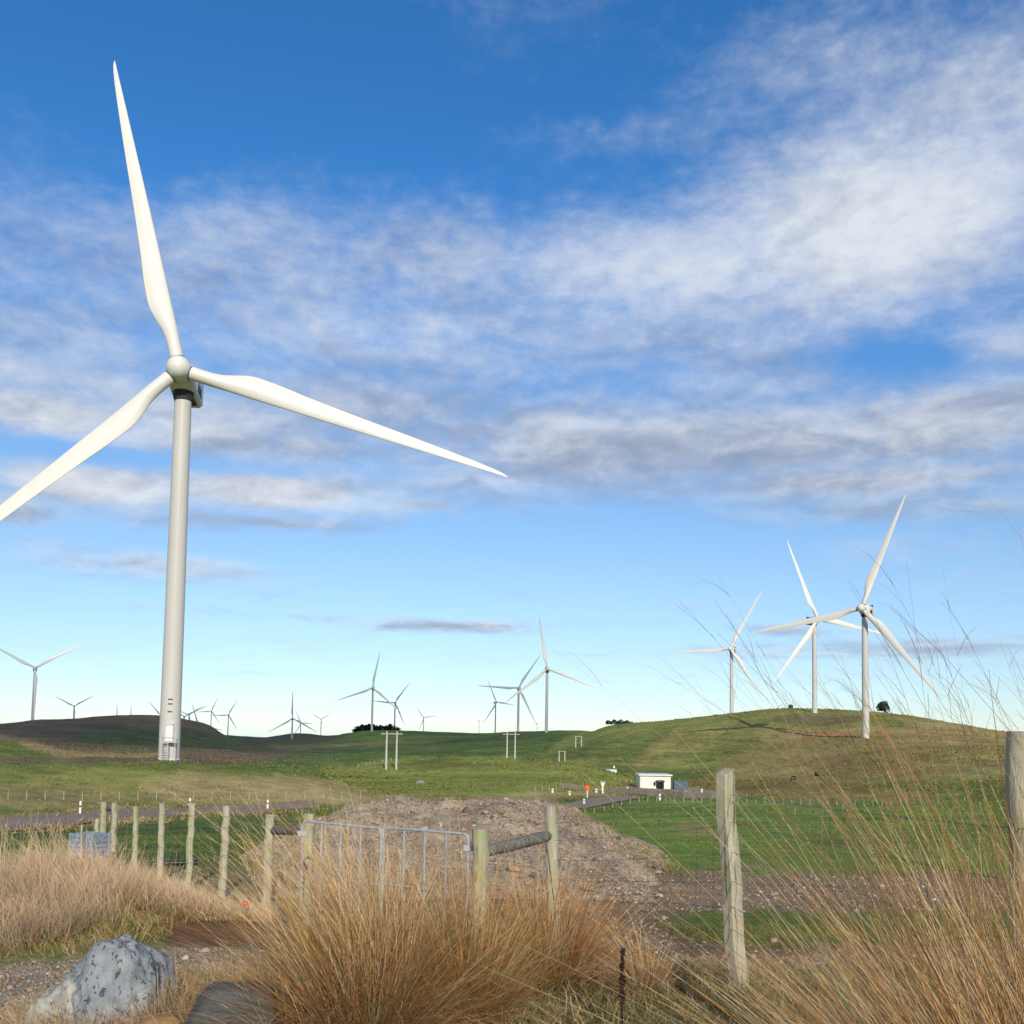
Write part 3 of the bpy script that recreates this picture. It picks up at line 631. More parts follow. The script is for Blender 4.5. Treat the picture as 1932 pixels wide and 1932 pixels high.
TURB = [
 (338.5,697,137,103.3,-11,'huge white turbine standing nearest, one blade tip cut by the left edge',1),
 (1626,1147,398,69,-18,'bright white turbine in front of the red cutting on the right hill',1),
 (1543,1168,557,110,33,'turbine on the right hilltop partly hidden behind a brighter one',0),
 (1378,1224,720,61.5,-14,'turbine on the left shoulder of the right hill, one blade level leftwards',0),
 (1033,1262,839,98.5,4,'tallest of the turbines in the middle group, right of the twin pole',0),
 (978,1298,1100,56.5,-6,'turbine in the middle group just above the farther twin pole',0),
 (937,1325,1840,112,30,'small turbine just left of the farther twin pole, blade pointing up-left',0),
 (905,1360,3500,118,20,'tiny turbine at the left end of the middle group',0),
 (1013.7,1365,3300,133,12,'tiny turbine half hidden between the two middle-group towers',0),
 (1111,1381,3300,135,12,'turbine of which one blade shows above the ridge right of the middle group',0),
 (703,1298,1230,79.5,-6,'turbine rising in front of the dark pine clump',0),
 (745,1326,1886,54.5,-8,'turbine behind the right end of the pine clump, above the nearer twin pole',0),
 (800,1354,3390,127,12,'tiny turbine alone right of the pine clump',0),
 (552,1355.5,1660,90,3,'turbine left of the pine clump with one blade straight up',0),
 (568.4,1364,3360,115,25,'tiny turbine overlapped by the upright-bladed one left of the pine clump',0),
 (606,1357,4200,30,5,'faintest turbine, between the pine clump and the upright-bladed turbine',0),
 (66.3,1260,975,30.3,0,'leftmost turbine, a Y of blades with one hanging down its tower',0),
 (140,1332.4,2380,30.5,2,'small Y-shaped turbine between the leftmost and the nearest turbine',0),
 (221,1364,2600,91,3,'turbine showing one upright blade tip, farther left of two over the dark hill',0),
 (247,1365,2600,90,3,'turbine showing one upright blade tip, farther right of two over the dark hill',0),
 (304,1350,2600,130,6,'turbine hidden behind the nearest tower, a blade poking out to its left',0),
 (348,1352,1950,27,3,'low turbine hub on the dark ridge just right of the nearest tower',0),
 (357,1349,3100,36,10,'far turbine tangled with the low one right of the nearest tower',0),
 (375.6,1369,2050,108,6,'turbine sunk behind the dark ridge with one steep blade up',0),
 (398.6,1341.6,3180,64,-6,'left one of two slim turbines at the right foot of the dark hill',0),
 (430.7,1349,2700,61,-8,'right one of two slim turbines at the right foot of the dark hill',0),
]
for t_ in TURB:
    root, tw = turbine(*t_[:6])
    if t_[2] == 137: MAIN, MAIN_T = root, tw
# ------------------------------------------------------------------ details on the nearest turbine's tower: door, steps, vents
fd = Vector((-MAIN.location.x, -MAIN.location.y, 0)).normalized()          # towards the viewer
fd = (Matrix.Rotation(math.radians(14), 3, 'Z')@fd)*-1 if False else Matrix.Rotation(math.radians(-4), 3, 'Z')@fd
rz = math.atan2(fd.x, -fd.y)
def on_tower(name, mb, mat, parent=None, loc=(0,0,0), **k):
    o = mb.obj(name, mat, parent or MAIN, **k)
    if parent is None: o.rotation_euler = (0,0,rz); o.location = (fd*0) + Vector(loc)
    return o
door = on_tower('door', MB().box((0,-1.33,3.5),(.95,.14,2.1)), M['paint'], bevel=.05)
on_tower('door_frame', MB().box((-.53,-1.34,3.5),(.08,.2,2.25)).box((.53,-1.34,3.5),(.08,.2,2.25)).box((0,-1.34,4.63),(1.14,.2,.08)), M['galv'], door)
on_tower('door_lamp', MB().box((.42,-1.46,4.85),(.22,.22,.22)), M['white'], door)
on_tower('platform', MB().box((0,-1.95,2.38),(1.85,1.1,.1)).box((-.9,-2.45,2.9),(.05,.05,1.05)).box((.9,-2.45,2.9),(.05,.05,1.05)).box((0,-2.45,3.4),(1.85,.05,.05)).box((0,-2.45,2.9),(1.85,.04,.04)).box((-.9,-1.95,3.4),(.05,1,.05)), M['tower'])
st = MB()
for i in range(8): st.box((-.35,-2.60-.11*i,2.2-.27*i),(.72,.2,.05))
st.tube([(-.70,-2.5,2.3),(-.70,-3.45,.0)],.05,6).tube([(0,-2.5,2.3),(0,-3.45,.0)],.05,6)
on_tower('stairs', st, M['tower'])
for sx_ in (-.85,.85): on_tower('platform_leg', MB().tube([(sx_,-2.4,2.4),(sx_,-2.4,-.2)],.05,6), M['tower'])
for zz in (6.3,7.3,7.9): on_tower('vent_slot', MB().box((0,-1.33,zz),(.55,.1,.14)), M['grille'])
# turbine on the right: a stay-like stair at its foot
# ------------------------------------------------------------------ twin poles carrying the power line
def twin_pole(px, py_base, r, hgt, label, rz_=0.0, gap=2.7, arm=1.0):
    p = at(px, r); root = empty('twin_pole', p, rz_); tag(root, label, 'power pole', 'twin power poles of the line')
    for s_ in (-1,1): link('pole', TP, root, (s_*gap/2,0,-.4)).scale = (1,1,hgt/11.0)
    link('crossarm', TC, root, (0,-.2,hgt-.7*arm)).scale = (arm,1,1)
    br = MB().tube([(-gap/2,-.05,hgt*.5),(gap/2,-.05,hgt*.5)], .05, 6)
    for x in (-2.4,0,2.4): link('insulator', TI, root, (x*arm,-.2,hgt-.7*arm+.15))
    return root
TP = MB().tube([(0,0,0),(0,0,11.4)], [.30,.20], 12).mesh('pole', simple('pale concrete pole', (.52,.52,.48), .8, 0, .06, 1), smooth=True)
TC = MB().box((0,0,0),(5.8,.16,.24)).mesh('crossarm', simple('pale crossarm', (.42,.42,.39), .8, 0, .06, 2))
TI = MB().tube([(0,0,0),(0,0,.12),(0,0,.24),(0,0,.36)], [.07,.14,.07,.12], 8).mesh('insulator', simple('brown insulator', (.22,.16,.12), .3, 0, .1, 3))
twin_pole(740,1450,275,10.2,'twin-legged power pole standing nearest, on the green knoll')
twin_pole(965,1433,345,11.3,'twin-legged power pole on the knoll crest under the middle turbines')
twin_pole(1061,1442,470,5.0,'short-looking pair of pale poles behind the knoll, left of another pair', gap=2.6, arm=.62)
twin_pole(1092,1442,520,5.8,'twin pole with crossarm behind the knoll, farthest right', gap=2.9, arm=.62)
# ------------------------------------------------------------------ sheds
def shed():
    a = ground(1205,1486); c = ground(1270,1487); r = a.xy.length
    p = at(1237, r); root = empty('shed', p, 0); tag(root, 'long white flat-roofed shed with a dark arched doorway', 'shed')
    Wd = 57/FPX*r; H = 3.2; D = 7.0
    wl = MB(); x0, x1 = -Wd/2, Wd/2; a0, a1 = Wd*.02, Wd*.28
    wl.box(((x0+a0)/2,0,H/2),(a0-x0,.25,H)); wl.box(((a1+x1)/2,0,H/2),(x1-a1,.25,H)); wl.box(((a0+a1)/2,0,H*.8),(a1-a0,.25,H*.4))
    wl.box((x0+.12,D/2,H/2),(.25,D-.26,H)); wl.box((x1-.12,D/2,H/2),(.25,D-.26,H)); wl.box((0,D,H/2),(Wd,.25,H))
    wall = wl.obj('wall', M['white'], root)
    MB().box((0,D/2-.2,H+.16),(Wd+.7,D+1.0,.30)).obj('roof', simple('white roof sheet', (.74,.75,.74), .45, 0, .05, 1), root)
    ar = MB(); ac = (a0+a1)/2; ah = H*.52
    pts = [(math.cos(t)*(a1-a0)*.62, math.sin(t)*.5) for t in np.linspace(0, math.pi, 9)]
    ar.tube([(ac+x, -.16, ah+z) for x,z in pts], .09, 6)
    ar.obj('door_arch', M['dark'], root)
    MB().box((ac,.3,ah/2),(a1-a0-.02,.06,ah*1.3)).obj('doorway', M['dark'], root)  # near-black panel standing in for the shade inside the open shed
    MB().box((a0-.35,-.16,1.2),(.5,.06,.9)).obj('window', M['dark'], root)
    MB().tube([(-Wd/2+.3,-.2,0),(-Wd/2+.3,-.2,H)], .06, 6).obj('downpipe', M['white'], root)
    c_ = at(1284, r+4); ct = empty('container', c_, 0); tag(ct, 'dark blue steel container beside the white shed', 'container')
    MB().box((0,0,1.05),(3.4,2.4,2.1)).obj('body', M['blue'], ct)
    for i in range(8): MB().box((-1.5+.43*i,-1.23,1.05),(.16,.06,1.9)).obj('rib', M['blue'], ct)
    return r
SR = shed()
def lowbuilding():
    p = at(1148, 330); p.z = at(1148,330,1459).z - 1.6
    root = empty('building', p, 0); tag(root, 'white roofed building sunk behind the green knoll', 'building')
    MB().box((0,2,1.5),(5.6,4,3.0)).obj('wall', M['white'], root)
    MB().box((0,2,3.1),(6.2,4.6,.3)).obj('roof', simple('dark roof', (.13,.14,.15), .6, 0, .1, 2), root)
    MB().box((2.0,.6,3.6),(.5,.5,.8)).obj('vent', M['white'], root)
lowbuilding()
# ------------------------------------------------------------------ road signs, marker posts, barrier
def marker(px, py, hpx, label, grp='white road marker posts'):
    p = ground(px, py); r = p.xy.length; h = min(max(hpx/FPX*r, .8), 2.4)
    root = empty('marker_post', p); tag(root, label, 'marker post', grp)
    w_ = max(.11, 4.6/FPX*r*.75)
    MB().box((0,0,h/2-.05),(w_,.06,h+.1)).obj('post', M['white'], root)
    MB().box((0,-.035,h*.62),(w_*.8,.02,h*.14)).obj('reflector', M['dark'], root)
marker(151,1537,23,'white road marker post nearest the left edge, beyond the gravel road')
marker(358,1526,19,'white road marker post just above the fourth fence post')
marker(505,1527,17,'white road marker post left of the spoil heap')
marker(1042.5,1496,8,'white marker post left of the short plank barrier','white marker posts by the junction')
marker(1074.6,1501,8,'white marker post under the short plank barrier','white marker posts by the junction')
marker(1102,1518,10,'white marker post beside the side road, below the red sign','white marker posts by the junction')
marker(1125,1496,8,'white marker post between the red sign and the funnel-shaped sign','white marker posts by the junction')
marker(1184,1492,7,'white marker post behind the long barrier, left of the shed','white marker posts by the junction')
marker(1245,1510,12,'white marker post in front of the long barrier','white marker posts by the junction')
marker(1324,1497,8,'white marker post at the right end of the long barrier','white marker posts by the junction')
def sign_red():
    p = ground(1108,1505); r = p.xy.length; s = r/FPX
    root = empty('road_sign', p); tag(root, 'orange-red round sign on a white post by the junction', 'road sign')
    MB().tube([(0,0,-.2),(0,0,16*s)], 1.4*s, 8).obj('post', M['white'], root)
    V=[]; 
    b = MB().tube([(0,-.16,19*s),(0,-.24,19*s)], 5.2*s, 20); b.obj('disc', M['red'], root)
    b = MB().tube([(0,-.25,19*s),(0,-.27,19*s)], 2.0*s, 16); b.obj('emblem', simple('faded orange', (.75,.25,.12), .5), root)
sign_red()
def sign_y():
    p = ground(1137,1498); r = p.xy.length; s = r/FPX
    root = empty('give_way_sign', p); tag(root, 'white funnel-shaped sign on a post, right of the red one', 'road sign')
    MB().box((0,0,7*s),(3.0*s,.08,14.6*s)).obj('post', M['white'], root)
    b = MB(); y0,y1 = -.05,-.09; tr = [(-4.6*s,23.5*s),(4.6*s,23.5*s),(1.6*s,13*s),(-1.6*s,13*s)]
    b.v = [(x,y0,z) for x,z in tr]+[(x,y1,z) for x,z in tr]; b.f = [(0,1,2,3),(7,6,5,4),(0,4,5,1),(1,5,6,2),(2,6,7,3),(3,7,4,0)]
    b.obj('sign_plate', M['white'], root)
    MB().box((0,-.11,22.2*s),(7*s,.02,1.5*s)).obj('dark_band', M['dark'], root)
sign_y()
def barrier(pts, hpx, label):
    g = [at(*p) for p in pts]; r = g[0].xy.length; h = hpx/FPX*r
    c = sum(g, Vector())/len(g); root = empty('timber_barrier', c); tag(root, label, 'barrier')
    for i in range(len(g)-1):
        n = max(1, round((g[i+1]-g[i]).length/3.2))
        for k in range(n):
            a = g[i].lerp(g[i+1], k/n) - c; e = g[i].lerp(g[i+1], (k+1)/n) - c; d = e-a
            R = Matrix.Rotation(math.atan2(d.y,d.x),3,'Z')@Matrix.Rotation(-math.atan2(d.z,d.xy.length),3,'Y')
            for q in range(3):
                MB().box((a+e)/2+Vector((0,0,h*(.2+.32*q))), (d.length*.985,.09,h*.29), R).obj('plank', M['plank'], root)
            MB().box(a+Vector((0,.12,h*.45)), (.16,.14,h*1.15)).obj('post', M['plank'], root)
barrier([(1058,214),(1096,210)], 9.5, 'short pale plank barrier left of the red sign')
barrier([(1146,212),(1190,206),(1240,200),(1290,193),(1345,188)], 9.5, 'long pale plank barrier running right of the signs below the shed')
# ------------------------------------------------------------------ far wire fences: rows of posts
FP = MB().tube([(0,0,-.3),(0,0,1.25)], [.09,.075], 6).mesh('post', M['wood2'])
def far_fence(pix, label, hpx=None, wires=True):
    g = [ground(*p) for p in pix]; root = empty('wire_fence', g[0]); tag(root, label, 'fence', 'wire fences across the farmland')
    for p in g:
        o = link('post', FP, root, p-g[0]); r = p.xy.length
        k = max(.45, r*.0042/.16*.17); o.scale = (k,k,(hpx/FPX*r/1.25 if hpx else 1)); o.rotation_euler = (random.uniform(-.04,.04), random.uniform(-.04,.04), 0)
    if wires:
        for hz in (.45,.8,1.1):
            k = (hpx/FPX*g[0].xy.length/1.25 if hpx else 1)
            MB().tube([q-g[0]+Vector((0,0,hz*k)) for q in g], .008, 4, False).obj('wire', M['wire'], root)
far_fence([(1087,1530),(1104,1535),(1121,1534),(1140,1530),(1156,1524),(1173,1520),(1189,1516),(1206,1513)], 'row of pale fence posts curving along the side road by the red sign', 9)
far_fence([(1222+i*17, 1512+i*.35) for i in range(0,28)], 'long low wire fence at the far edge of the right green field', 9)
far_fence([(1010+i*13, 1492+i*.1) for i in range(4)]+[(1062,1488),(1100,1486),(1140,1482)], 'short row of fence posts above the short plank barrier', 8)
far_fence([(1160+i*10.5, 1473+i*1.25) for i in range(13)], 'fence climbing behind the long barrier in front of the white shed', 6, False)
far_fence([(676,1447),(691,1443),(706,1440),(722,1438),(738,1436)], 'tiny fence posts along the left crest of the green knoll', 5, False)
far_fence([(-20+i*35, 1510-abs(i-8)*.2) for i in range(21)], 'thin wire fence along the slope below the nearest turbine', 15)
far_fence([(1500,1535),(1590,1527),(1700,1519),(1820,1513),(1932,1507)], 'dark wired fence on the brown slope at right', 10)
# ------------------------------------------------------------------ trees, hedge, hut
def leaf_cloud(n, shape, size, seed):
    rng = np.random.default_rng(seed); V = []; F = []
    pts = shape(rng, n)
    q = rng.standard_normal((n,3)); q /= np.linalg.norm(q,axis=1)[:,None]
    a = np.cross(q, rng.standard_normal((n,3))); a /= np.linalg.norm(a,axis=1)[:,None]; b = np.cross(q,a)
    s = size*rng.uniform(.6,1.3,(n,1))
    V = np.concatenate([pts+a*s, pts+b*s*.8, pts-a*s, pts-b*s*.8], 0)
    i = np.arange(n); F = np.stack([i,i+n,i+2*n,i+3*n],1); return V, F
def pine_shape(h, rad):
    def f(rng, n):
        t = rng.uniform(.08,1,n)**.9; r = rad*(1-t)**.42*(.55+.45*np.abs(np.sin(t*17+rng.uniform(0,6))))*np.sqrt(rng.uniform(.15,1,n))
        a = rng.uniform(0,2*math.pi,n); return np.stack([r*np.cos(a), r*np.sin(a), t*h],1)
    return f
def bush_shape(w_, h, lobes=9):
    def f(rng, n):
        c = np.stack([rng.uniform(-.55,.55,lobes)*w_, rng.uniform(-.5,.5,lobes)*w_, rng.uniform(.25,.72,lobes)*h],1); k = rng.integers(0,lobes,n)
        d = rng.standard_normal((n,3)); d /= np.linalg.norm(d,axis=1)[:,None]
        p = c[k] + d*np.array([w_*.36,w_*.36,h*.28])*rng.uniform(.55,1,(n,1))**.5; p[:,2] = np.maximum(p[:,2], .05); return p
    return f
def ragged(h, rad):
    f0 = pine_shape(h, rad); f1 = bush_shape(rad*1.9, h*.95, 7)
    return lambda rng, n: np.concatenate([f0(rng, n//2), f1(rng, n-n//2)])
PINES = [np_mesh('crown', *leaf_cloud(1100, ragged(9.0, 2.3), .45, 40+i), M['pine']) for i in range(4)]
TRK = MB().tube([(0,0,-.5),(0.1,0,3),(0,0.1,7.5)], [.28,.2,.05], 7).mesh('trunk', M['bark'])
plab = ['leftmost low dark pine of the clump','second dark pine from the left of the clump','third dark pine from the left of the clump','fourth dark pine from the left of the clump','dark pine just left of the clump turbine tower','dark pine directly behind the clump turbine tower','dark pine just right of the clump turbine tower','second dark pine right of the clump turbine tower','third dark pine right of the clump turbine tower','fourth dark pine right of the clump turbine tower','last but one dark pine at the right of the clump','small dark pine at the right end of the clump']
for i, x in enumerate([669,676,683,690,697,704,711,718,727,735,743,752]):
    p = at(x+random.uniform(-1.5,1.5), 1320+random.uniform(-15,30)); p.z -= .3
    root = empty('pine_tree', p, random.uniform(0,6)); tag(root, plab[i], 'tree', 'pine clump on the middle ridge')
    s = (.62 if i in (0,10,11) else random.uniform(.78,1.2)); root.scale = (s*random.uniform(1.5,2.3),s*1.9,s*.95)
    link('trunk', TRK, root); link('crown', PINES[i%4], root)
p = at(1668, 600); root = empty('bush_tree', p); tag(root, 'lone round dark bush on the right hill skyline', 'tree')
MB().tube([(0,0,-.5),(.1,0,1.5),(0,.2,3.6)], [.3,.22,.08], 7).obj('trunk', M['bark'], root)
link('crown', np_mesh('crown', *leaf_cloud(1600, bush_shape(5.0, 6.6), .36, 3), M['bush']), root)
p = at(1168, 625); root = empty('hedge', p); tag(root, 'low dark hedge on the left shoulder of the right hill', 'hedge')
def hs_(rng, n):
    u = rng.uniform(-1,1,n); return np.stack([u*8.2, rng.uniform(-1,1,n), rng.uniform(0,1,n)*(2.6-.8*u*u+.5*np.sin(u*13))],1)
link('foliage', np_mesh('foliage', *leaf_cloud(1500, hs_, .32, 8), M['bush']), root)
MB().tube([(-7,0,-.3),(-7,0,1.2)], .1, 6).tube([(6.5,0,-.3),(6.5,0,1.2)], .1, 6).obj('stem', M['bark'], root)
p = at(1492, 606); root = empty('water_tank', p); tag(root, 'small dark tank on the top of the right hill', 'tank')
b = MB().tube([(0,0,-.3),(0,0,1.9)], 1.3, 16); b.obj('body', simple('dark green tank', (.045,.055,.05), .6), root, smooth=True)
MB().tube([(0,0,1.9),(0,0,2.2)], [1.36,.4], 16).obj('lid', M['grille'], root)
# black wrapped bales on the slope, pale stone in the field
for (x,y,l) in ((1497,1472,'left one of two small black bales on the brown slope'),(1542,1464,'right one of two small black bales on the brown slope')):
    p = ground(x,y); root = empty('wrapped_bale', p); tag(root, l, 'bale', 'black bales on the slope')
    MB().tube([(-.65,0,.55),(-.6,0,.55),(.6,0,.55),(.65,0,.55)], [.5,.62,.62,.5], 14).obj('wrap', M['black'], root, smooth=True)

# ------------------------------------------------------------------ spoil heap of gravel behind the gate
def mound_h(x, y):
    r = np.hypot(x, y); X = x/r*21.0 + .75*fbm(x*.55, y*.55, 4, 81)                                    # the heap widens a little with distance
    lat = np.clip((X+5.0)/1.9,0,1)*np.clip((3.0-X)/1.95,0,1); lat = np.minimum(np.clip((X+5.0)/1.9,0,1), np.clip((3.05-X)/2.0,0,1))
    rad = np.interp(r, [14.3,15.2,18.6,21,23.5,25.5,29.5], [0,.10,.62,.86,1.0,.95,0])
    rad = np.minimum(rad, 1); a = np.minimum(lat*1.02, rad); a = a*a*(3-2*a)*.35 + a*.65
    h = 1.20*a*(1+.07*np.sin(X*1.1+2.4)) + a*(.26*fbm(x*.7,y*.7,4,61)+ .20*fbm(x*2.2,y*2.2,4,62) - .10*np.abs(fbm(x*1.6+y*.3,y*.5,3,64)))
    return h
n_u, n_v = 210, 150
u = np.linspace(-6.6,4.6,n_u); vv = np.linspace(14.0,30.0,n_v)
UU, VV = np.meshgrid(u, vv); XX = UU/21*VV*1.0; YY = VV
hh = mound_h(XX, YY); ed = np.clip(hh/.16,0,1); ZZ = T(XX, YY) + hh*np.clip(hh/.1,0,1) - .10*(1-ed*ed*(3-2*ed)) + .01
Vm = np.stack([XX.ravel(),YY.ravel(),ZZ.ravel()],1); Ii = (np.arange(n_v-1)[:,None]*n_u+np.arange(n_u-1)[None,:]).ravel()
mound = link('spoil_heap', np_mesh('spoil_heap', Vm, np.stack([Ii,Ii+1,Ii+1+n_u,Ii+n_u],1), M['spoil'], None, True)); tag(mound, kind='structure')
def G(x, y): return T(x, y) + np.maximum(mound_h(np.asarray(x,float), np.asarray(y,float)), 0)*((np.hypot(x,y) > 14) & (np.hypot(x,y) < 30))
# ------------------------------------------------------------------ stones
ico = [(0,0,1)]+[(.894*math.cos(a), .894*math.sin(a), .447) for a in np.arange(5)*2*math.pi/5]+[(.894*math.cos(a), .894*math.sin(a), -.447) for a in (np.arange(5)+.5)*2*math.pi/5]+[(0,0,-1)]
icf = [(0,1+i,1+(i+1)%5) for i in range(5)]+[(1+i,6+i,1+(i+1)%5) for i in range(5)]+[(1+(i+1)%5,6+i,6+(i+1)%5) for i in range(5)]+[(11,6+(i+1)%5,6+i) for i in range(5)]
ICO = np.array(ico); ICF = np.array(icf)
def stones(name, P, S, mat, parent=None, flat=.62, seed=1, colors=None):
    rng = np.random.default_rng(seed); n = len(P)
    v = ICO[None]*(1+.28*rng.standard_normal((n,12,1)))*np.array([1,1,flat])*rng.uniform(.7,1.3,(n,1,3))
    a = rng.uniform(0,6.28,n); c, s = np.cos(a)[:,None], np.sin(a)[:,None]
    x = v[...,0]*c - v[...,1]*s; y = v[...,0]*s + v[...,1]*c
    V = np.stack([x,y,v[...,2]],2)*S[:,None,None] + P[:,None,:]
    F = (ICF[None] + (np.arange(n)*12)[:,None,None]).reshape(-1,3)
    return link(name, np_mesh(name, V.reshape(-1,3), F, mat, None if colors is None else np.repeat(colors,12,0)), parent)
def stone_mat():
    mt, t, b = new_mat('loose stones'); a = t.n('ShaderNodeAttribute', attribute_name='Col').outputs['Color']
    p = t.n('ShaderNodeNewGeometry').outputs['Position']; k = t.ss(t.noise(p, 30, 4, .6), .3, .7, .7, 1.2)
    t.put(b.inputs['Base Color'], t.mix(1.0, a, t.vec(k,k,k), 'MULTIPLY')); b.inputs['Roughness'].default_value = .9; return mt
M['stones'] = stone_mat()
def stone_cols(n, rng):
    base = np.array([(.36,.26,.165),(.27,.205,.145),(.42,.36,.29),(.18,.145,.115),(.33,.215,.125)])[rng.integers(0,5,n)]
    return base*rng.uniform(.7,1.25,(n,1))
rng = np.random.default_rng(11)
n = 7000; sx = rng.uniform(-6,4.4,n); sy = rng.uniform(14.2,26,n); sx = sx/21*sy; keep = mound_h(sx,sy) > .03
patch = fbm(sx*.7,sy*.7,3,71) + rng.uniform(-.35,.35,n) + .4*(sx/sy*21 > .0); keep &= patch > -.14
sx, sy = sx[keep], sy[keep]; sz = G(sx,sy); S = np.exp(rng.normal(-4.15,.5,len(sx))); S = np.clip(S,.01,.11); bigk = rng.uniform(0,1,len(S)) < .02; S[bigk] *= 3.2
o = stones('loose_stones', np.stack([sx,sy,sz+.2*S+.02],1), S, M['stones'], mound, seed=2, colors=stone_cols(len(sx),rng)); tag(o, kind='stuff')
# gravel strewn over the bare strip by the fence and on the verge
def strew(name, n, box, smin, zone, seed, mu=-4.0):
    rng = np.random.default_rng(seed); x = rng.uniform(*box[:2],n); y = rng.uniform(*box[2:],n); z = G(x,y)
    px, py = proj(np.stack([x,y,z],1)); k = np.zeros(n,bool)
    for poly in zone: k |= inpoly(px + 18*fbm(x*1.3,y*1.3,3,seed), py + 8*fbm(x*1.3,y*1.3,3,seed+9), poly)
    x,y,z = x[k],y[k],z[k]; S = np.clip(np.exp(rng.normal(mu,.5,len(x))), .006, .09)
    tag(stones(name, np.stack([x,y,z+.25*S],1), S, M['stones'], None, seed=seed, colors=stone_cols(len(x),rng)), 'small loose stones scattered on bare ground', 'stones', None, 'stuff')
strew('ground_stones', 14000, (-4,9,7.5,21), 0, [[(520,1640),(900,1640),(1240,1640),(1932,1655),(1932,1716),(1240,1724),(1000,1800),(560,1760)],[(1050,1700),(1260,1730),(1300,1770),(1932,1788),(1932,1840),(1250,1840),(1080,1810)]], 31, -4.55)
strew('verge_gravel', 14000, (-4.6,-.8,5.4,9), 0, [[(-50,1822),(90,1815),(330,1785),(520,1790),(520,1850),(300,1850),(90,1870),(60,1950),(-50,1960)]], 32, -5.1)
def rock_obj(name, planes, scale, mat, loc, rz_, noise=.05, sub=5, seed=1, freq=3.0):
    import bmesh
    bm = bmesh.new(); bmesh.ops.create_icosphere(bm, subdivisions=sub, radius=1)
    P = np.array([v.co[:] for v in bm.verts]); N = np.array([p[:3] for p in planes], float); N /= np.linalg.norm(N,axis=1)[:,None]; d = np.array([p[3] for p in planes])
    q = (P@N.T)/d; q = np.maximum(q, 1e-3); rad = 1/((q**9).sum(1))**(1/9)
    rad = rad*(1 + noise*fbm(P[:,0]*freq+P[:,2]*1.7, P[:,1]*freq-P[:,2]*2.3, 5, seed) + noise*.5*fbm(P[:,2]*freq*2, P[:,0]*freq*2+P[:,1], 4, seed+3))
    P = P*rad[:,None]*np.array(scale)
    for v, c in zip(bm.verts, P): v.co = c
    me = bpy.data.meshes.new(name); bm.to_mesh(me); bm.free()
    for p in me.polygons: p.use_smooth = True
    me.materials.append(mat); o = link(name, me, None, loc); o.rotation_euler = (0,0,rz_); return o
p = at(228, 6.35)
rk = rock_obj('boulder', [(0.25,-1,.28,.62),(-.9,-.55,.3,.55),(1,-.15,.32,.60),(-.62,.1,.8,.62),(.1,.2,1,.92),(.55,.1,.75,.72),(0,1,.2,.7),(0,0,-1,.8),(-1,.3,.1,.75)], (.47,.42,.53), M['rock'], p+Vector((.02,0,.08)), .12, .15, 6, 4)
tag(rk, 'pitted blue-grey boulder with a pale layered left side', 'boulder')
# pale layered ledges on its left flank
rng = np.random.default_rng(3)
led = rock_obj('boulder', [(0,-1,.35,.6),(-1,-.3,.5,.7),(1,0,.2,.9),(-.45,0,1,.55),(0,1,.2,.7),(0,0,-1,.7)], (.36,.34,.42), rock_mat('pale lichened rock', (.46,.45,.40), (.22,.21,.18), (.05,.05,.04), (.34,.35,.22), 3.0, .62), p+Vector((-.15,-.02,.02)), -.1, .20, 5, 9, 4.5)
tag(led, 'pale lichened ledge of rock leaning against the pitted boulder', 'boulder')
p = at(405, 5.6)
sl = rock_obj('boulder', [(-.85,-.1,.55,.42),(-.2,-1,.35,.5),(1,0,.2,.8),(0,.1,1,.62),(0,1,.1,.6),(0,0,-1,.8)], (.44,.42,.54), M['slate'], p+Vector((.06,0,.05)), .1, .05, 5, 6)
tag(sl, 'smooth dark grey rock beside the big rusty tussock', 'boulder')
for i,(px_,r_,s_,l) in enumerate(((272,5.75,.10,'smaller ochre stone in front of the pitted boulder'),(325,5.7,.135,'larger ochre stone between the pitted boulder and the dark rock'))):
    p = at(px_, r_); o = rock_obj('stone', [(0,-1,.4,.7),(-1,0,.4,.8),(1,0,.4,.8),(0,0,1,.75),(0,1,0,.8),(0,0,-1,.8)], (s_*1.15,s_,s_*1.15), M['ochre'], p+Vector((0,0,s_*.55)), .4*i, .10, 4, 20+i)
    tag(o, l, 'stone', 'ochre stones')
for (px_,py_,s_,l) in ((793,1478,1.1,'pale stone lying alone on the green knoll'),):
    p = ground(px_,py_); o = rock_obj('stone', [(0,-1,.4,.7),(-1,0,.4,.8),(1,0,.4,.8),(0,0,1,.75),(0,1,0,.8),(0,0,-1,.8)], (s_,s_*.7,s_*.55), M['pebble'], p+Vector((0,0,.2)), 0, .1, 3, 5); tag(o, l, 'stone')
p = ground(1228,1640); o = rock_obj('stone', [(0,-1,.4,.7),(-1,0,.4,.8),(1,0,.4,.8),(0,0,1,.75),(0,1,0,.8),(0,0,-1,.8)], (.17,.14,.12), M['ochre'], p+Vector((0,0,.04)), 0, .1, 4, 8); tag(o, 'tan clod at the right foot of the spoil heap', 'stone')
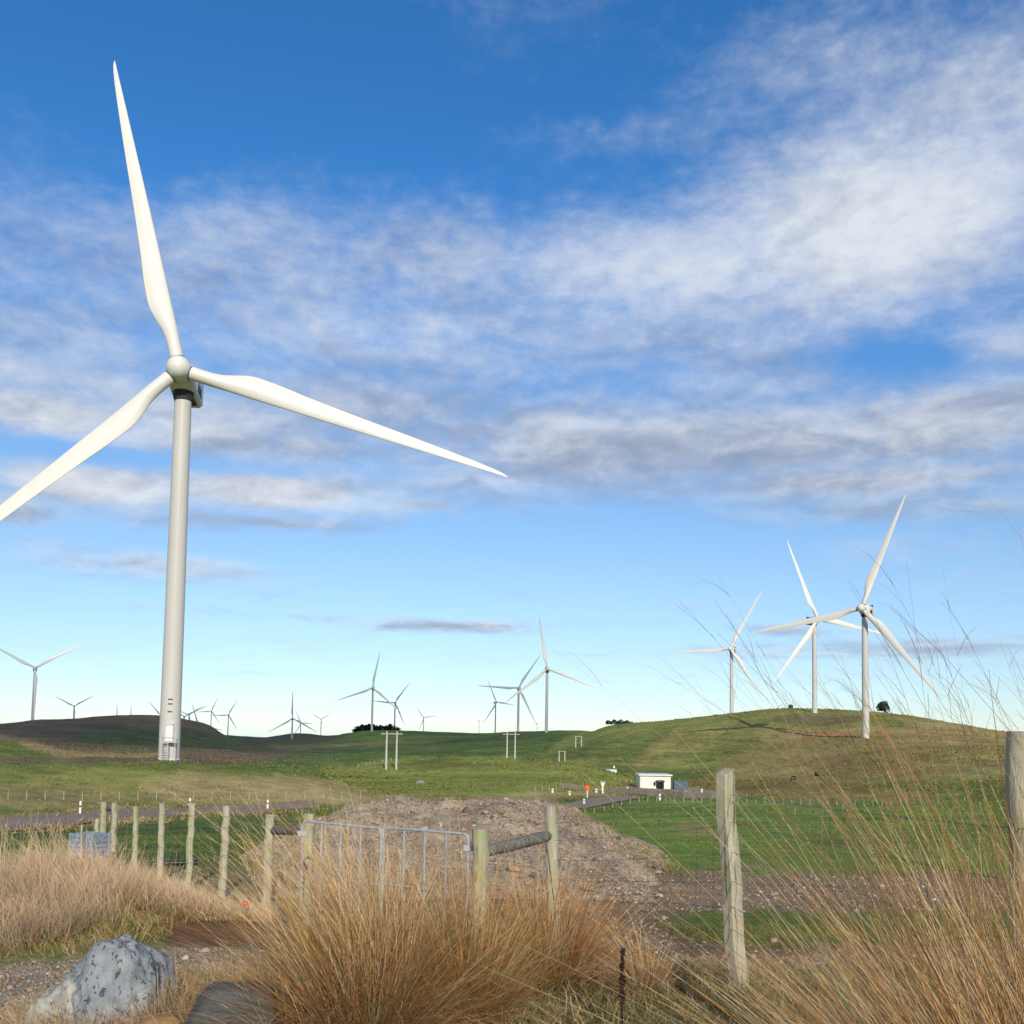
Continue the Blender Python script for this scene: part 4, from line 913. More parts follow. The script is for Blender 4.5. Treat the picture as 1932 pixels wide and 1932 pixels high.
# ------------------------------------------------------------------ near fences
def post(name, base, top_z, rad, parent, mat, lean=(0,0), n=12, square=False, rot=0.0):
    H = top_z - base.z; c0 = parent.location; rng = np.random.default_rng(int(abs(base.x*997+base.y*131))%9999)
    N = 14; ang = rng.uniform(.93,1.06,n)
    pts = [(0,0,-.35)]+[(lean[0]*t+.006*rng.standard_normal(), lean[1]*t+.006*rng.standard_normal(), H*t) for t in np.linspace(0,1,N)]
    rr = [rad*1.06]+[rad*(1.04-.08*t) for t in np.linspace(0,1,N)]
    b = MB()
    if square:
        prof = [(-1,-.82),(-.82,-1),(.82,-1),(1,-.82),(1,.8),(.8,1),(-.8,1),(-1,.8)]
        o = 0
        for (x,y,z), r in zip(pts, rr):
            for (u_,v_) in prof:
                q = Vector((u_*r, v_*r*.82, 0)); q.rotate(Matrix.Rotation(rot,3,'Z')); b.v.append((x+q.x, y+q.y, z + (.018*u_ if z > H-.01 else 0)))
        for i in range(len(pts)-1):
            for k in range(8): b.f.append((i*8+k, i*8+(k+1)%8, (i+1)*8+(k+1)%8, (i+1)*8+k))
        b.f.append(tuple(reversed(range(8)))); b.f.append(tuple((len(pts)-1)*8+k for k in range(8)))
    else: b.tube(pts, rr, n, True, lambda i,k: ang[k])
    me = b.mesh('post', mat, smooth=True)
    return link('post', me, parent, base - c0)
def topz(px, py, r): return at(px, r, py).z
def sag(a, b, s=.03, n=9): return [a.lerp(b, t) - Vector((0,0,4*s*t*(1-t))) for t in np.linspace(0,1,n)]
def netting(root, line, heights, label=None, pitch=.30, rad=.0016):
    """horizontal wires, each a part, and the stay wires between them"""
    c0 = root.location
    for h in heights:
        pts = []
        for i in range(len(line)-1):
            a = line[i] + Vector((0,0,h)); e = line[i+1] + Vector((0,0,h)); pts += sag(a, e, .012)[:-1] if i < len(line)-2 else sag(a, e, .012)
        MB().tube([q-c0 for q in pts], rad*1.15, 4, False).obj('wire', M['wire'], root)
    b = MB()
    for i in range(len(line)-1):
        d = line[i+1]-line[i]; n = int(d.length/pitch)
        for k in range(1,n):
            q = line[i]+d*(k/n)-c0; b.tube([q+Vector((0,0,heights[0])), q+Vector((0,0,heights[-2] if len(heights) > 6 else heights[-1]))], rad*.8, 3, False)
    o = b.obj('stay_wires', M['wire'], root); tag(o, kind='stuff')
# roadside fence on the right
pA = at(1392, 6.75); pB = at(1932, 3.75); pC = at(2140, 3.0)
rf = empty('wire_fence', pA); tag(rf, 'roadside netting fence with tall split posts behind the right tussock', 'fence')
post('post', pA, topz(1373,1455,6.75), .053, rf, M['wood'], (-.085,.0), square=True, rot=math.radians(38))
post('post', pB, topz(1924,1381,3.75), .056, rf, M['wood'], (.0,.0), 14)
pG = at(909, 9.0); pH = at(1049, 10.0)
netting(rf, [pB+Vector((-.04,-.06,0)), pA+Vector((-.05,-.06,0)), at(1260,8.0), pH+Vector((0,-.08,0))], [.12,.25,.38,.52,.68,.86,1.05,1.22])
# gate assembly: strainer posts, rail
gf = empty('gate_posts', pG); tag(gf, 'two stout posts with a grey rail at the right end of the gates', 'fence')
post('post', pG, topz(904,1563,9.0), .068, gf, M['wood2'], (.0,0), 14)
post('post', pH, topz(1043,1520,10.0), .066, gf, M['wood'], (-.03,0), 14)
ra = at(913, 9.05, 1607) - gf.location; rb = at(1034, 9.97, 1577) - gf.location
MB().tube([ra.lerp(rb,t) for t in np.linspace(0,1,8)], [.05,.054,.056,.055,.057,.056,.055,.05], 12, True, lambda i,k: 1+.05*math.sin(i*2.1+k)).obj('rail', M['rail'], gf, smooth=True)
b = MB()
for t_, q in ((.35,0),(.7,0),(.9,0)):
    c = ra.lerp(rb,t_); ring = [c+Vector((.0,.06*math.cos(a),.06*math.sin(a))) for a in np.linspace(0,6.28,11)]; b.tube(ring, .003, 4, False)
b.tube([rb+Vector((-.02,-.05,.0)), pH-gf.location+Vector((.02,-.09,.35)), pG-gf.location+Vector((.1,.0,.3))], .004, 4, False)
b.obj('tie_wire', M['wire'], gf)
# the pair of steel gates
gR = at(884, 9.15, 1574); gL = at(572, 10.45, 1549); gM = gR.lerp(gL, .49); 
def gate(a, e, label, hinge_right):
    """a, e: top corners; hangs .86 m down"""
    root = empty('gate', (a.x, a.y, a.z-.92)); tag(root, label, 'gate', 'pair of steel gates')
    A = Vector((0,0,.92)); E = e - a; E.z += .92; H = .84
    R_ = .0130; d = (E-A); cor = .045
    def P(u, h): return A.lerp(E, u) - Vector((0,0,h))
    q = cor/d.length
    loop = [P(q,0), P(q*.3,cor*.3), P(0,cor), P(0,H-cor), P(q*.3,H-cor*.3), P(q,H), P(1-q,H), P(1-q*.3,H-cor*.3), P(1,H-cor), P(1,cor), P(1-q*.3,cor*.3), P(1-q,0)]
    MB().tube(loop+[loop[0], loop[1]], R_, 8, False).obj('frame', M['galv'], root, smooth=True)
    for k in (.25,.5,.75): MB().tube([P(k,0), P(k,H)], R_*.78, 8).obj('bar', M['galv'], root, smooth=True)
    MB().tube([P(0,H*.62), P(1,H*.62)], R_*.6, 6).obj('rail', M['galv'], root, smooth=True)
    b = MB(); n_ = 18; hs_n = 14
    for k in range(-hs_n, n_+1):
        for sgn in (1,-1):
            u0, u1 = k/n_, (k+hs_n)/n_; 
            if sgn < 0: u0, u1 = u1, u0
            h0, h1 = 0.0, H
            if u0 < 0: h0 = H*(0-u0)/(u1-u0); u0 = 0
            if u1 < 0: continue
            if u0 > 1: h0 = H*(u0-1)/(u0-u1) if sgn < 0 else None; u0 = 1
            if h0 is None: continue
            if u1 > 1: h1 = h0 + (H-h0)*(1-u0)/(u1-u0) if u1 != u0 else H; u1 = 1
            if u1 < 0: h1 = h0; u1 = 0
            b.tube([P(max(0,min(1,u0)),h0), P(max(0,min(1,u1)),h1)], .0009, 3, False)
    tag(b.obj('mesh_infill', M['galv'], root), kind='stuff')
    hp = P(1 if not hinge_right else 0, .12); MB().box(hp, (.09,.05,.05)).obj('hinge', M['galv'], root)
    return root
gate(gR, gM+Vector((.012,0,.0)), 'right one of two galvanised steel gates, beside the stout post', True)
gate(gM-Vector((.012,0,.012)), gL, 'left one of two galvanised steel gates, half hidden by the tussock', False)
# paddock fence running off to the left
LP = [(584,11.6,1535,.062,'wood2'),(514,14.2,1537,.062,'wood'),(430,15.7,1520,.058,'wood'),(364,17.2,1515,.056,'wood2'),(311,19.0,1516,.058,'wood'),(262,21.0,1521,.056,'wood2'),(221,23.3,1515,.058,'wood'),(201,25.5,1513,.075,'wood2')]
lf = empty('wire_fence', at(514,14.2)); tag(lf, 'row of weathered posts with netting running left from the gates', 'fence')
line = []
for (x,r,y,rad,mt_) in LP:
    base = at(x+ (3 if x < 400 else 1), r); line.append(base+Vector((0,-rad-.01,0)))
    post('post', base, topz(x,y,r), rad, lf, M[mt_], (random.uniform(-.03,.03),0))
netting(lf, line, [.12,.28,.44,.62,.82,1.02,1.18], pitch=.4, rad=.0022)
a = at(586,11.6,1566)-lf.location; e = at(517,14.2,1567)-lf.location
MB().tube([a.lerp(e,t) for t in np.linspace(0,1,6)], [.055,.06,.06,.058,.06,.055], 12).obj('rail', M['rail'], lf, smooth=True)
a = at(221,23.3,1526)-lf.location; e = at(203,25.5,1526)-lf.location
MB().tube([a,e], .05, 8).obj('rail', M['rail'], lf)
# stakes, pallet crate and black pipe by the fence
p = at(180, 22.0); cr = empty('crate', p, math.radians(-24)); tag(cr, 'weathered blue slatted plastic crate by the left fence posts', 'crate')
cw, cd, chh = .56,.40,.46
p.z += .0
for s_ in (-1,1):
    for z_ in np.linspace(.05,chh-.05,5):
        MB().box((0,s_*cd/2,z_),(cw,.02,.075)).obj('slat', M['crate'], cr); MB().box((s_*cw/2,0,z_),(.02,cd-.04,.075)).obj('slat', M['crate'], cr)
    for t_ in (-1,1): MB().box((s_*(cw/2+.012),t_*(cd/2+.012),chh/2),(.05,.05,chh)).obj('corner_post', M['crate'], cr)
    for xx in (-.15,.15): MB().box((xx,s_*(cd/2+.014),chh/2),(.03,.012,chh)).obj('upright', M['crate'], cr)
MB().box((0,0,.03),(cw-.03,cd-.03,.03)).obj('base', M['crate'], cr)
cr.location.z = at(180,22.0,1612).z - .03
for (x,r,y,l) in ((164,21.5,1556,'thin pale stake standing in front of the blue crate'),(192,23.0,1545,'short grey stake standing behind the blue crate')):
    b_ = at(x,r); root = empty('stake', b_); tag(root, l, 'stake', 'stakes by the crate'); post('post', b_, topz(x,y,r), .022 if x < 170 else .05, root, M['wood'])
a = ground(268,1637); e = ground(372,1633)
MB().tube([a+Vector((0,0,.06)), a.lerp(e,.5)+Vector((0,.05,.07)), e+Vector((0,0,.06))], .055, 10).obj('black_pipe', M['black'], None, smooth=True)
tag(bpy.data.objects['black_pipe'], 'black plastic pipe lying on the ground behind the left fence posts', 'pipe')
a = at(474, 12.2); root = empty('red_flag', a); tag(root, 'scrap of red tape on a thin stake left of the gates', 'flag')
MB().tube([(0,0,-.1),(0,0,.24)], .006, 6).obj('stake', M['wood'], root)
b = MB()
for i in range(6):
    for j in range(4): b.v.append((.01+.016*(i-2.5), -.012+.012*math.sin(i*1.9+j), -.02+.20+.018*j+.008*math.sin(i*2.3)))
for i in range(5):
    for j in range(3): b.f.append((i*4+j,i*4+j+1,(i+1)*4+j+1,(i+1)*4+j))
fl = b.obj('tape', M['red'], root); sm_ = fl.modifiers.new('s','SOLIDIFY'); sm_.thickness = .003
# ------------------------------------------------------------------ grasses
def blades(name, root, dirv, L, Wd, droop, wind, c0, c1, seg=5, parent=None, seed=0, taper=.25):
    """ribbons: root (n,3), dirv (n,3) unit, L (n,), Wd (n,), droop (n,), wind (n,3); colours base c0 -> tip c1 (n,3)"""
    rng = np.random.default_rng(seed); n = len(root); t = np.linspace(0,1,seg+1)[None,:,None]
    P = root[:,None,:] + dirv[:,None,:]*(L[:,None,None]*t) + (wind*L[:,None])[:,None,:]*(t**2)
    P = P - np.array([0,0,1.0])*(droop*L)[:,None,None]*(t**2.2)
    a = rng.uniform(0,2*math.pi,n); side = np.stack([np.cos(a), .6*np.sin(a), .15*np.sin(a*3)],1); side /= np.linalg.norm(side,axis=1)[:,None]
    w_ = (Wd[:,None]*(1-(1-taper)*t[...,0]**1.5))[...,None]*.5
    A = P - side[:,None,:]*w_; B = P + side[:,None,:]*w_
    V = np.stack([A,B],2).reshape(-1,3)
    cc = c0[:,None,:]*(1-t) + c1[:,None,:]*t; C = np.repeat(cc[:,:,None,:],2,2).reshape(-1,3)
    base = (np.arange(n)*2*(seg+1))[:,None] + (np.arange(seg)*2)[None,:]
    F = np.stack([base,base+1,base+3,base+2],2).reshape(-1,4)
    return link(name, np_mesh(name, V, F, M['blade'], C), parent)
def unit(v): return v/np.linalg.norm(v,axis=1)[:,None]
RUST=np.array((.46,.145,.034)); GOLD=np.array((.58,.32,.095)); PALE=np.array((.78,.58,.36)); STEM=np.array((.72,.54,.26)); GRN=np.array((.13,.17,.045)); DGRN=np.array((.07,.10,.03)); DEAD=np.array((.50,.38,.25)); PINK=np.array((.70,.52,.36))
FG=np.array((.135,.215,.042))
def pick(rng, n, cols, wts, var=.2):
    k = rng.choice(len(cols), n, p=np.array(wts)/sum(wts)); return np.array(cols)[k]*rng.uniform(1-var,1+var,(n,1))
def tussock(px, r, rad, n, Lm, spread, lean, label, cols=None, wts=None, tips=None, droop=(.1,.45), width=.0042, stalks=0, seed=0, dead=.25, stalkL=1.35, stalk_lean=None):
    rng = np.random.default_rng(seed); c = at(px, r); root = empty('tussock', c); tag(root, label, 'tussock', 'red tussock clumps')
    a = rng.uniform(0,6.283,n); q = np.sqrt(rng.uniform(0,1,n))
    ro = np.stack([q*np.cos(a)*rad, q*np.sin(a)*rad*.8, np.zeros(n)],1); ro[:,2] = T(ro[:,0]+c.x, ro[:,1]+c.y) - c.z - .02
    tilt = spread*q*rng.uniform(.55,1.25,n) + rng.normal(0,.07,n)
    d = np.stack([np.cos(a)*np.sin(tilt), np.sin(a)*np.sin(tilt), np.cos(tilt)],1) + np.array([lean[0],lean[1],0])*rng.uniform(.5,1.4,(n,1)); d = unit(d)
    nt = 46; tk = rng.integers(0,nt,n); toff = rng.normal(0,.20,(nt,3))*np.array([1,1,.2]); tl = rng.uniform(.72,1.18,nt); tcol = rng.uniform(.7,1.25,(nt,1))
    d = unit(d + toff[tk]*(.35+q[:,None])); ro[:,:2] += toff[tk][:,:2]*rad*.5
    L = Lm*rng.uniform(.42,1.12,n)*(1-.38*q**1.5)*tl[tk]
    dr = rng.uniform(*droop,n)*(.4+.8*q); kink = np.where(rng.uniform(0,1,n) < .14, 3.2, 1.0); dr = dr*np.where(kink > 1, 1.8, 1)
    wi = kink[:,None]*np.stack([rng.normal(0,.10,n)+lean[0]*.3+.25*np.cos(a)*q, rng.normal(0,.08,n)+.2*np.sin(a)*q, np.zeros(n)],1)
    cols = cols or [RUST,GOLD,GRN,DEAD]; wts = wts or [.40,.25,.15,.20]
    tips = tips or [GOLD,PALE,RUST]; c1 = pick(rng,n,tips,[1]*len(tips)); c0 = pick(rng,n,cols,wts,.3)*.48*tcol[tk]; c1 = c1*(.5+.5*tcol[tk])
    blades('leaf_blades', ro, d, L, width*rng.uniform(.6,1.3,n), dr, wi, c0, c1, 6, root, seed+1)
    # dead straw bent round the foot
    m = int(n*dead); a = rng.uniform(0,6.283,m); ro = np.stack([np.cos(a)*rad*rng.uniform(.5,1.25,m), np.sin(a)*rad*rng.uniform(.4,1.1,m), rng.uniform(-.02,.15,m)],1)
    d = unit(np.stack([np.cos(a)*rng.uniform(.2,1,m)+rng.normal(0,.4,m), np.sin(a)*rng.uniform(.2,1,m)-.15+rng.normal(0,.35,m), rng.uniform(.15,.9,m)],1))
    cd_ = pick(rng,m,[DEAD,PALE,RUST,GRN],[.45,.2,.2,.15])
    o = blades('dead_straw', ro, d, rng.uniform(.25,.62,m), .0045*rng.uniform(.6,1.2,m), rng.uniform(.3,.9,m), rng.normal(0,.25,(m,3))*np.array([1,1,0]), cd_*.8, cd_, 6, root, seed+2)
    if stalks:
        m = stalks; a = rng.uniform(0,6.283,m); q = np.sqrt(rng.uniform(0,1,m)); sl_ = stalk_lean or lean
        ro = np.stack([np.cos(a)*q*rad*.7, np.sin(a)*q*rad*.6, np.zeros(m)],1)
        d = unit(np.stack([np.cos(a)*.20*q+sl_[0]*rng.uniform(.2,1.1,m)+rng.normal(0,.07,m), np.sin(a)*.2*q+sl_[1]*rng.uniform(.2,1.4,m), np.ones(m)],1))
        cs = pick(rng,m,[STEM,PALE,GOLD],[.45,.35,.2]); Ls = Lm*stalkL*rng.uniform(.62,1.06,m); dr_ = rng.uniform(.02,.26,m)
        wd = np.stack([sl_[0]*rng.uniform(.2,1.9,m)+rng.normal(0,.10,m), rng.normal(0,.10,m), np.zeros(m)],1)
        tipc = cs*np.array([.42,.36,.34]) if stalkL > 1.3 else cs*1.08
        blades('seed_stalks', ro, d, Ls, width*.85*rng.uniform(.7,1.15,m), dr_, wd, cs*.9, tipc, 10, root, seed+3, .3)
        h = 7 if stalkL > 1.3 else 4; k = np.repeat(np.arange(m),h); t = rng.uniform(.66,.985,len(k))[:,None]
        hp = ro[k] + d[k]*Ls[k][:,None]*t + wd[k]*Ls[k][:,None]*t**2; hp[:,2] -= (dr_[k]*Ls[k])*t[:,0]**2.2
        hd = unit(d[k] + 2*wd[k]*t + np.stack([rng.normal(0,.30,len(k)), rng.normal(0,.30,len(k)), -2*dr_[k]*t[:,0]+rng.normal(0,.15,len(k))],1))
        sh_ = blades('seed_heads', hp, hd, rng.uniform(.05,.16,len(k))*Lm, np.full(len(k),width*.42), rng.uniform(.1,.6,len(k)), np.zeros((len(k),3)), tipc[k], tipc[k], 3, root, seed+5, .4); tag(sh_, kind='stuff')
    return root
# centre: the big rusty clump in front of the gates, and its upright right half
tussock(700, 5.5, .28, 6600, 1.40, .64, (-.06,.0), 'big rusty-orange tussock in front of the steel gates', stalks=480, seed=100, stalk_lean=(-.20,0), stalkL=1.02, cols=[RUST,GRN,DGRN,DEAD], wts=[.40,.22,.2,.18], tips=[GOLD,RUST,RUST,PALE,DEAD,GRN*1.5], droop=(.10,.6), width=.0034, dead=.4)
tussock(872, 5.85, .21, 3600, 1.14, .40, (-.12,.0), 'upright golden tussock merging with the right side of the rusty one', stalks=160, seed=120, stalkL=1.0, cols=[GOLD,RUST,GRN,DGRN], wts=[.25,.28,.25,.22], tips=[GOLD,RUST,GRN*1.6,PALE], droop=(.02,.2), width=.0033)
tussock(575, 5.4, .26, 2300, .74, 1.05, (-.20,-.05), 'low drooping rusty tussock overhanging the smooth dark rock', stalks=60, seed=140, cols=[RUST,DEAD,GRN], wts=[.5,.3,.2], droop=(.4,1.0), dead=.6, stalkL=1.1, width=.0034)
tussock(1040, 6.8, .20, 2500, 1.02, .46, (.03,.0), 'tussock growing round the foot of the taller gate post', stalks=60, seed=160, stalkL=1.0, cols=[GOLD,RUST,GRN,DGRN], wts=[.3,.28,.22,.2], droop=(.03,.25), width=.0036)
SC = dict(cols=[GOLD,DEAD,RUST,GRN,DGRN], wts=[.26,.18,.32,.14,.10], tips=[PALE,STEM,GOLD,PALE,RUST])
tussock(1985, 3.25, .33, 6200, 1.46, .48, (-.12,.04), 'tall straw tussock at the right edge, seed stalks against the sky', stalks=130, seed=200, stalkL=1.44, width=.0032, droop=(.03,.28), stalk_lean=(-.13,.05), dead=.15, **SC)
tussock(2120, 3.1, .26, 2800, 1.46, .42, (-.16,.05), 'straw tussock reaching in from beyond the right edge', stalks=70, seed=210, stalkL=1.42, width=.0032, droop=(.03,.28), stalk_lean=(-.18,.05), dead=.1, **SC)
tussock(1835, 3.4, .28, 3600, 1.10, .62, (-.18,.04), 'straw tussock sweeping left in front of the right fence post', stalks=22, seed=220, stalkL=1.08, width=.0032, droop=(.06,.4), stalk_lean=(-.22,.06), dead=.2, **SC)
tussock(1680, 3.6, .24, 1700, .80, .78, (-.26,.02), 'low straw tussock leaning left at the bottom right', stalks=8, seed=240, stalkL=.95, width=.0032, droop=(.1,.5), stalk_lean=(-.45,.03), dead=.3, **SC)
tussock(1215, 6.6, .14, 480, .50, .55, (-.22,.0), 'thin wispy tussock between the two right-hand posts', stalks=30, seed=260, cols=[DEAD,PALE,GRN], wts=[.5,.3,.2], droop=(.05,.3), stalkL=1.1)
# grass carpets
def carpet(name, n, xr, rr, poly, Lr, cols, wts, tips, twts, label, seed, lean=(-.15,0), width=.005, droop=(.1,.5), seg=4, up_=1.0, spread=.35, clump=0.0):
    rng = np.random.default_rng(seed); px_ = rng.uniform(*xr,n); r = np.sqrt(rng.uniform(rr[0]**2, rr[1]**2, n))
    az_ = np.arctan((px_-W/2)/FPX); x = r*np.sin(az_); y = r*np.cos(az_); z = G(x,y)
    qx, qy = proj(np.stack([x,y,z],1)); k = np.zeros(n,bool)
    for pl in poly: k |= inpoly(qx + 22*fbm(x*1.1,y*1.1,3,seed), qy + 10*fbm(x*1.1,y*1.1,3,seed+5), pl)
    if clump: k &= (fbm(x*1.4,y*1.4,4,seed+7) + rng.uniform(-.3,.3,n)) > clump
    x,y,z = x[k],y[k],z[k]; m = len(x)
    d = unit(np.stack([rng.normal(0,spread,m)+lean[0], rng.normal(0,spread,m)+lean[1], np.full(m,up_)],1))
    wob = np.stack([fbm(x*1.7,y*1.7,3,seed+11), fbm(x*1.7,y*1.7,3,seed+12), np.zeros(m)],1)*1.1; d = unit(d + wob)
    hv = 1+.9*fbm(x*.9,y*.9,3,seed+2); L = rng.uniform(*Lr,m)*np.clip(hv,.4,1.6)
    ctint = np.clip(.5+1.3*fbm(x*.7,y*.7,3,seed+3),0,1)[:,None]
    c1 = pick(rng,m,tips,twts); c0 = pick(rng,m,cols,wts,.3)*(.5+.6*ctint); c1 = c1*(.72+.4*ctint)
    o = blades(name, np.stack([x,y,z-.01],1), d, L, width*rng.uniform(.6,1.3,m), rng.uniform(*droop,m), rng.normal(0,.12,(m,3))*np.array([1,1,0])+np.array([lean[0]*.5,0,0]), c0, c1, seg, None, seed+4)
    return tag(o, label, 'grass', None, 'stuff')
carpet('pale_grass', 60000, (-60,540), (8.6,14.2), [[(-200,1600),(140,1600),(330,1640),(540,1700),(520,1745),(270,1725),(60,1800),(-200,1830)]], (.10,.40), [PINK,GOLD,DEAD,GRN,RUST], [.3,.15,.25,.18,.12], [PINK,PALE,PALE*1.05], [.5,.3,.2], 'pale pinkish dry grass covering the left bank', 300, (-.28,0), .0046, (.05,.45), 4, spread=.45, clump=-.02)
carpet('tall_wisps', 2600, (-60,500), (9.5,13.5), [[(-200,1600),(140,1600),(330,1640),(520,1700),(470,1725),(270,1715),(60,1760),(-200,1790)]], (.45,.75), [GOLD,DEAD,PALE], [.3,.3,.4], [PALE,PINK], [.6,.4], 'tall pale wisps standing above the left bank', 305, (-.22,0), .0035, (.05,.4), 6, spread=.3)
carpet('bank_tufts', 9000, (-60,500), (9.0,13.5), [[(-200,1640),(140,1640),(330,1670),(500,1715),(470,1740),(270,1730),(60,1800),(-200,1830)]], (.12,.32), [GRN,RUST,DGRN], [.5,.3,.2], [GRN*1.6,GOLD,RUST], [.5,.3,.2], 'green and rusty tufts among the pale grass of the left bank', 308, (-.1,0), .006, (.2,.7), 4, spread=.6, clump=.14)
carpet('green_tufts', 14000, (-60,540), (7.0,11.5), [[(-200,1720),(120,1730),(330,1690),(430,1720),(300,1780),(100,1815),(-200,1830)]], (.10,.24), [GRN,GOLD,DEAD], [.45,.3,.25], [GRN*1.4,GOLD,PALE], [.35,.4,.25], 'short green and straw tufts at the foot of the left bank', 320, (-.1,0), .005, (.2,.7), 4, spread=.5, clump=-.05)
carpet('verge_grass', 34000, (350,2050), (4.6,8.0), [[(330,1840),(600,1850),(1100,1835),(2100,1825),(2100,2100),(330,2100)]], (.10,.30), [GRN,DEAD,GOLD,DGRN], [.45,.2,.1,.25], [GRN*1.5,PALE,GOLD,DEAD], [.42,.2,.18,.2], 'tangled green and straw grass along the roadside verge', 340, (-.08,0), .0052, (.25,.95), 4, spread=.6)
carpet('verge_grass', 12000, (-60,480), (4.9,6.6), [[(-200,1880),(60,1900),(330,1885),(520,1850),(520,2100),(-200,2100)]], (.12,.34), [DEAD,GOLD,GRN,PALE], [.35,.25,.15,.25], [PALE,GOLD,PINK], [.5,.3,.2], 'dry stalks in front of the boulders', 360, (-.05,0), .0042, (.05,.4), 5, spread=.3)
carpet('strip_grass', 30000, (1230,2050), (7.2,12.0), [[(1240,1722),(1600,1712),(2100,1716),(2100,1782),(1420,1790),(1250,1766)]], (.04,.11), [GRN,DGRN,GRN*1.2], [.5,.3,.2], [GRN*1.3,GOLD], [.8,.2], 'short green grass strip behind the roadside fence', 380, (0,0), .006, (.2,.6), 3, spread=.5)
carpet('straw_litter', 11000, (1080,2050), (6.6,9.2), [[(1090,1775),(1260,1780),(2100,1786),(2100,1850),(1100,1850)]], (.10,.26), [DEAD,RUST,PALE], [.5,.25,.25], [PALE,DEAD], [.5,.5], 'dry straw lying on the brown dirt by the fence', 390, (-.2,0), .0045, (.5,1.2), 4, up_=.35, spread=.6, clump=0.0)
carpet('field_grass', 42000, (0,700), (16.5,40), [[(0,1575),(600,1545),(620,1600),(540,1650),(200,1650),(0,1620)]], (.05,.13), [FG,DGRN,FG], [.5,.3,.2], [FG*1.2,FG,GOLD], [.6,.3,.1], 'short pasture grass behind the left fence posts', 400, (0,0), .012, (.2,.6), 2, spread=.5)
carpet('field_grass', 48000, (1060,2050), (17,42), [[(1100,1560),(1130,1545),(2100,1540),(2100,1655),(1260,1652)]], (.04,.11), [FG,DGRN,FG], [.5,.2,.3], [FG*1.25,FG,GOLD], [.62,.3,.08], 'short pasture grass of the right green field', 410, (0,0), .012, (.2,.6), 2, spread=.5)
carpet('mound_weeds', 3500, (560,1020), (18,24), [[(640,1545),(760,1540),(860,1552),(880,1570),(760,1575),(660,1562)],[(560,1590),(600,1580),(600,1600)]], (.05,.16), [GRN*1.3,GRN], [.6,.4], [GRN*1.6,GOLD], [.8,.2], 'green weeds growing on top of the spoil heap', 420, (0,0), .02, (.2,.6), 3, spread=.8, clump=.02)
carpet('heap_grass', 5000, (480,1300), (13.5,18), [[(500,1640),(900,1690),(1260,1645),(1500,1660),(1500,1700),(900,1740),(520,1720)]], (.06,.2), [DEAD,GOLD,GRN,RUST], [.4,.25,.15,.2], [PALE,GOLD,RUST], [.4,.35,.25], 'rusty wisps of grass at the foot of the spoil heap', 430, (-.1,0), .007, (.2,.7), 4, spread=.5, clump=.12)
carpet('heap_grass', 9000, (1020,1340), (17,27), [[(1050,1515),(1110,1528),(1270,1628),(1310,1652),(1230,1660),(1080,1560)]], (.06,.22), [DEAD,GOLD,GRN,GRN], [.3,.2,.3,.2], [PALE,GOLD,GRN*1.4], [.35,.3,.35], 'ragged grass along the right edge of the spoil heap', 440, (0,0), .010, (.2,.7), 3, spread=.6, clump=.0)
carpet('road_edge_grass', 60000, (-60,640), (40,115), [[(-60,1540),(130,1529),(265,1521),(400,1517),(520,1514),(620,1510),(620,1518),(520,1521),(400,1525),(265,1530),(130,1539),(-60,1549)],[(-60,1568),(130,1555),(265,1543),(400,1534),(520,1528),(620,1521),(620,1530),(520,1535),(400,1542),(265,1553),(130,1567),(-60,1582)]], (.12,.4), [GRN,DEAD,GOLD], [.45,.3,.25], [GRN*1.4,PALE,GOLD], [.4,.3,.3], 'ragged grass along both edges of the left gravel road', 450, (0,0), .06, (.2,.6), 2, spread=.5, clump=-.1)
# dark dead seed stem
p = at(1178, 5.5); root = empty('dead_dock', p); tag(root, 'dark dead weed stem with a clotted seed head', 'weed')
topp = at(1176, 5.5, 1790).z - p.z
MB().tube([(0.004*math.sin(i),0,t*topp-.03) for i,t in enumerate(np.linspace(0,1,9))], [.006,.006,.006,.005,.005,.005,.004,.004,.003], 6).obj('stem', M['dark'], root)
rng = np.random.default_rng(5); n = 420; t = rng.uniform(.42,1,n); a = rng.uniform(0,6.28,n); q = rng.uniform(.002,.015,n)*(1.15-.5*t)*(1+.5*np.sin(t*40))
stones('seed_head', np.stack([q*np.cos(a), q*np.sin(a), t*topp],1), rng.uniform(.003,.006,n), simple('dark seeds', (.06,.028,.024), .8, 0, .2, 60), root, 1.2, 6)

# coarse pasture tufts over the slopes: what gives the hillsides their grain
def tufts(n, rr, xr, seed, lab):
    rng = np.random.default_rng(seed); px_ = rng.uniform(*xr,n); r = np.exp(rng.uniform(math.log(rr[0]), math.log(rr[1]), n)); az_ = np.arctan((px_-W/2)/FPX)
    x = r*np.sin(az_); y = r*np.cos(az_); k = (fbm(x*.05,y*.05,4,seed) + rng.uniform(-.35,.35,n)) > .02; x,y,r = x[k],y[k],r[k]; m = len(x); z = T(x,y)
    col = zone_pts(x,y,z)*rng.uniform(.55,1.35,(m,1)); dryk = rng.uniform(0,1,m) < .35; col[dryk] = col[dryk]*.4 + np.array((.42,.32,.15))*.6*rng.uniform(.6,1.2,(dryk.sum(),1))
    rep = 3; X = np.repeat(np.stack([x,y,z-.03],1),rep,0); M_ = m*rep; sz = np.repeat(np.clip(.0019*r,.10,.6)*rng.uniform(.5,1.4,m),rep)
    d = unit(np.stack([rng.normal(0,.5,M_), rng.normal(0,.3,M_), np.ones(M_)],1)); C = np.repeat(col,rep,0)
    o = blades('pasture_tufts', X, d, sz, sz*.55, rng.uniform(.1,.5,M_), np.zeros((M_,3)), C*.8, C, 2, None, seed+1, .2); tag(o, lab, 'grass', None, 'stuff')
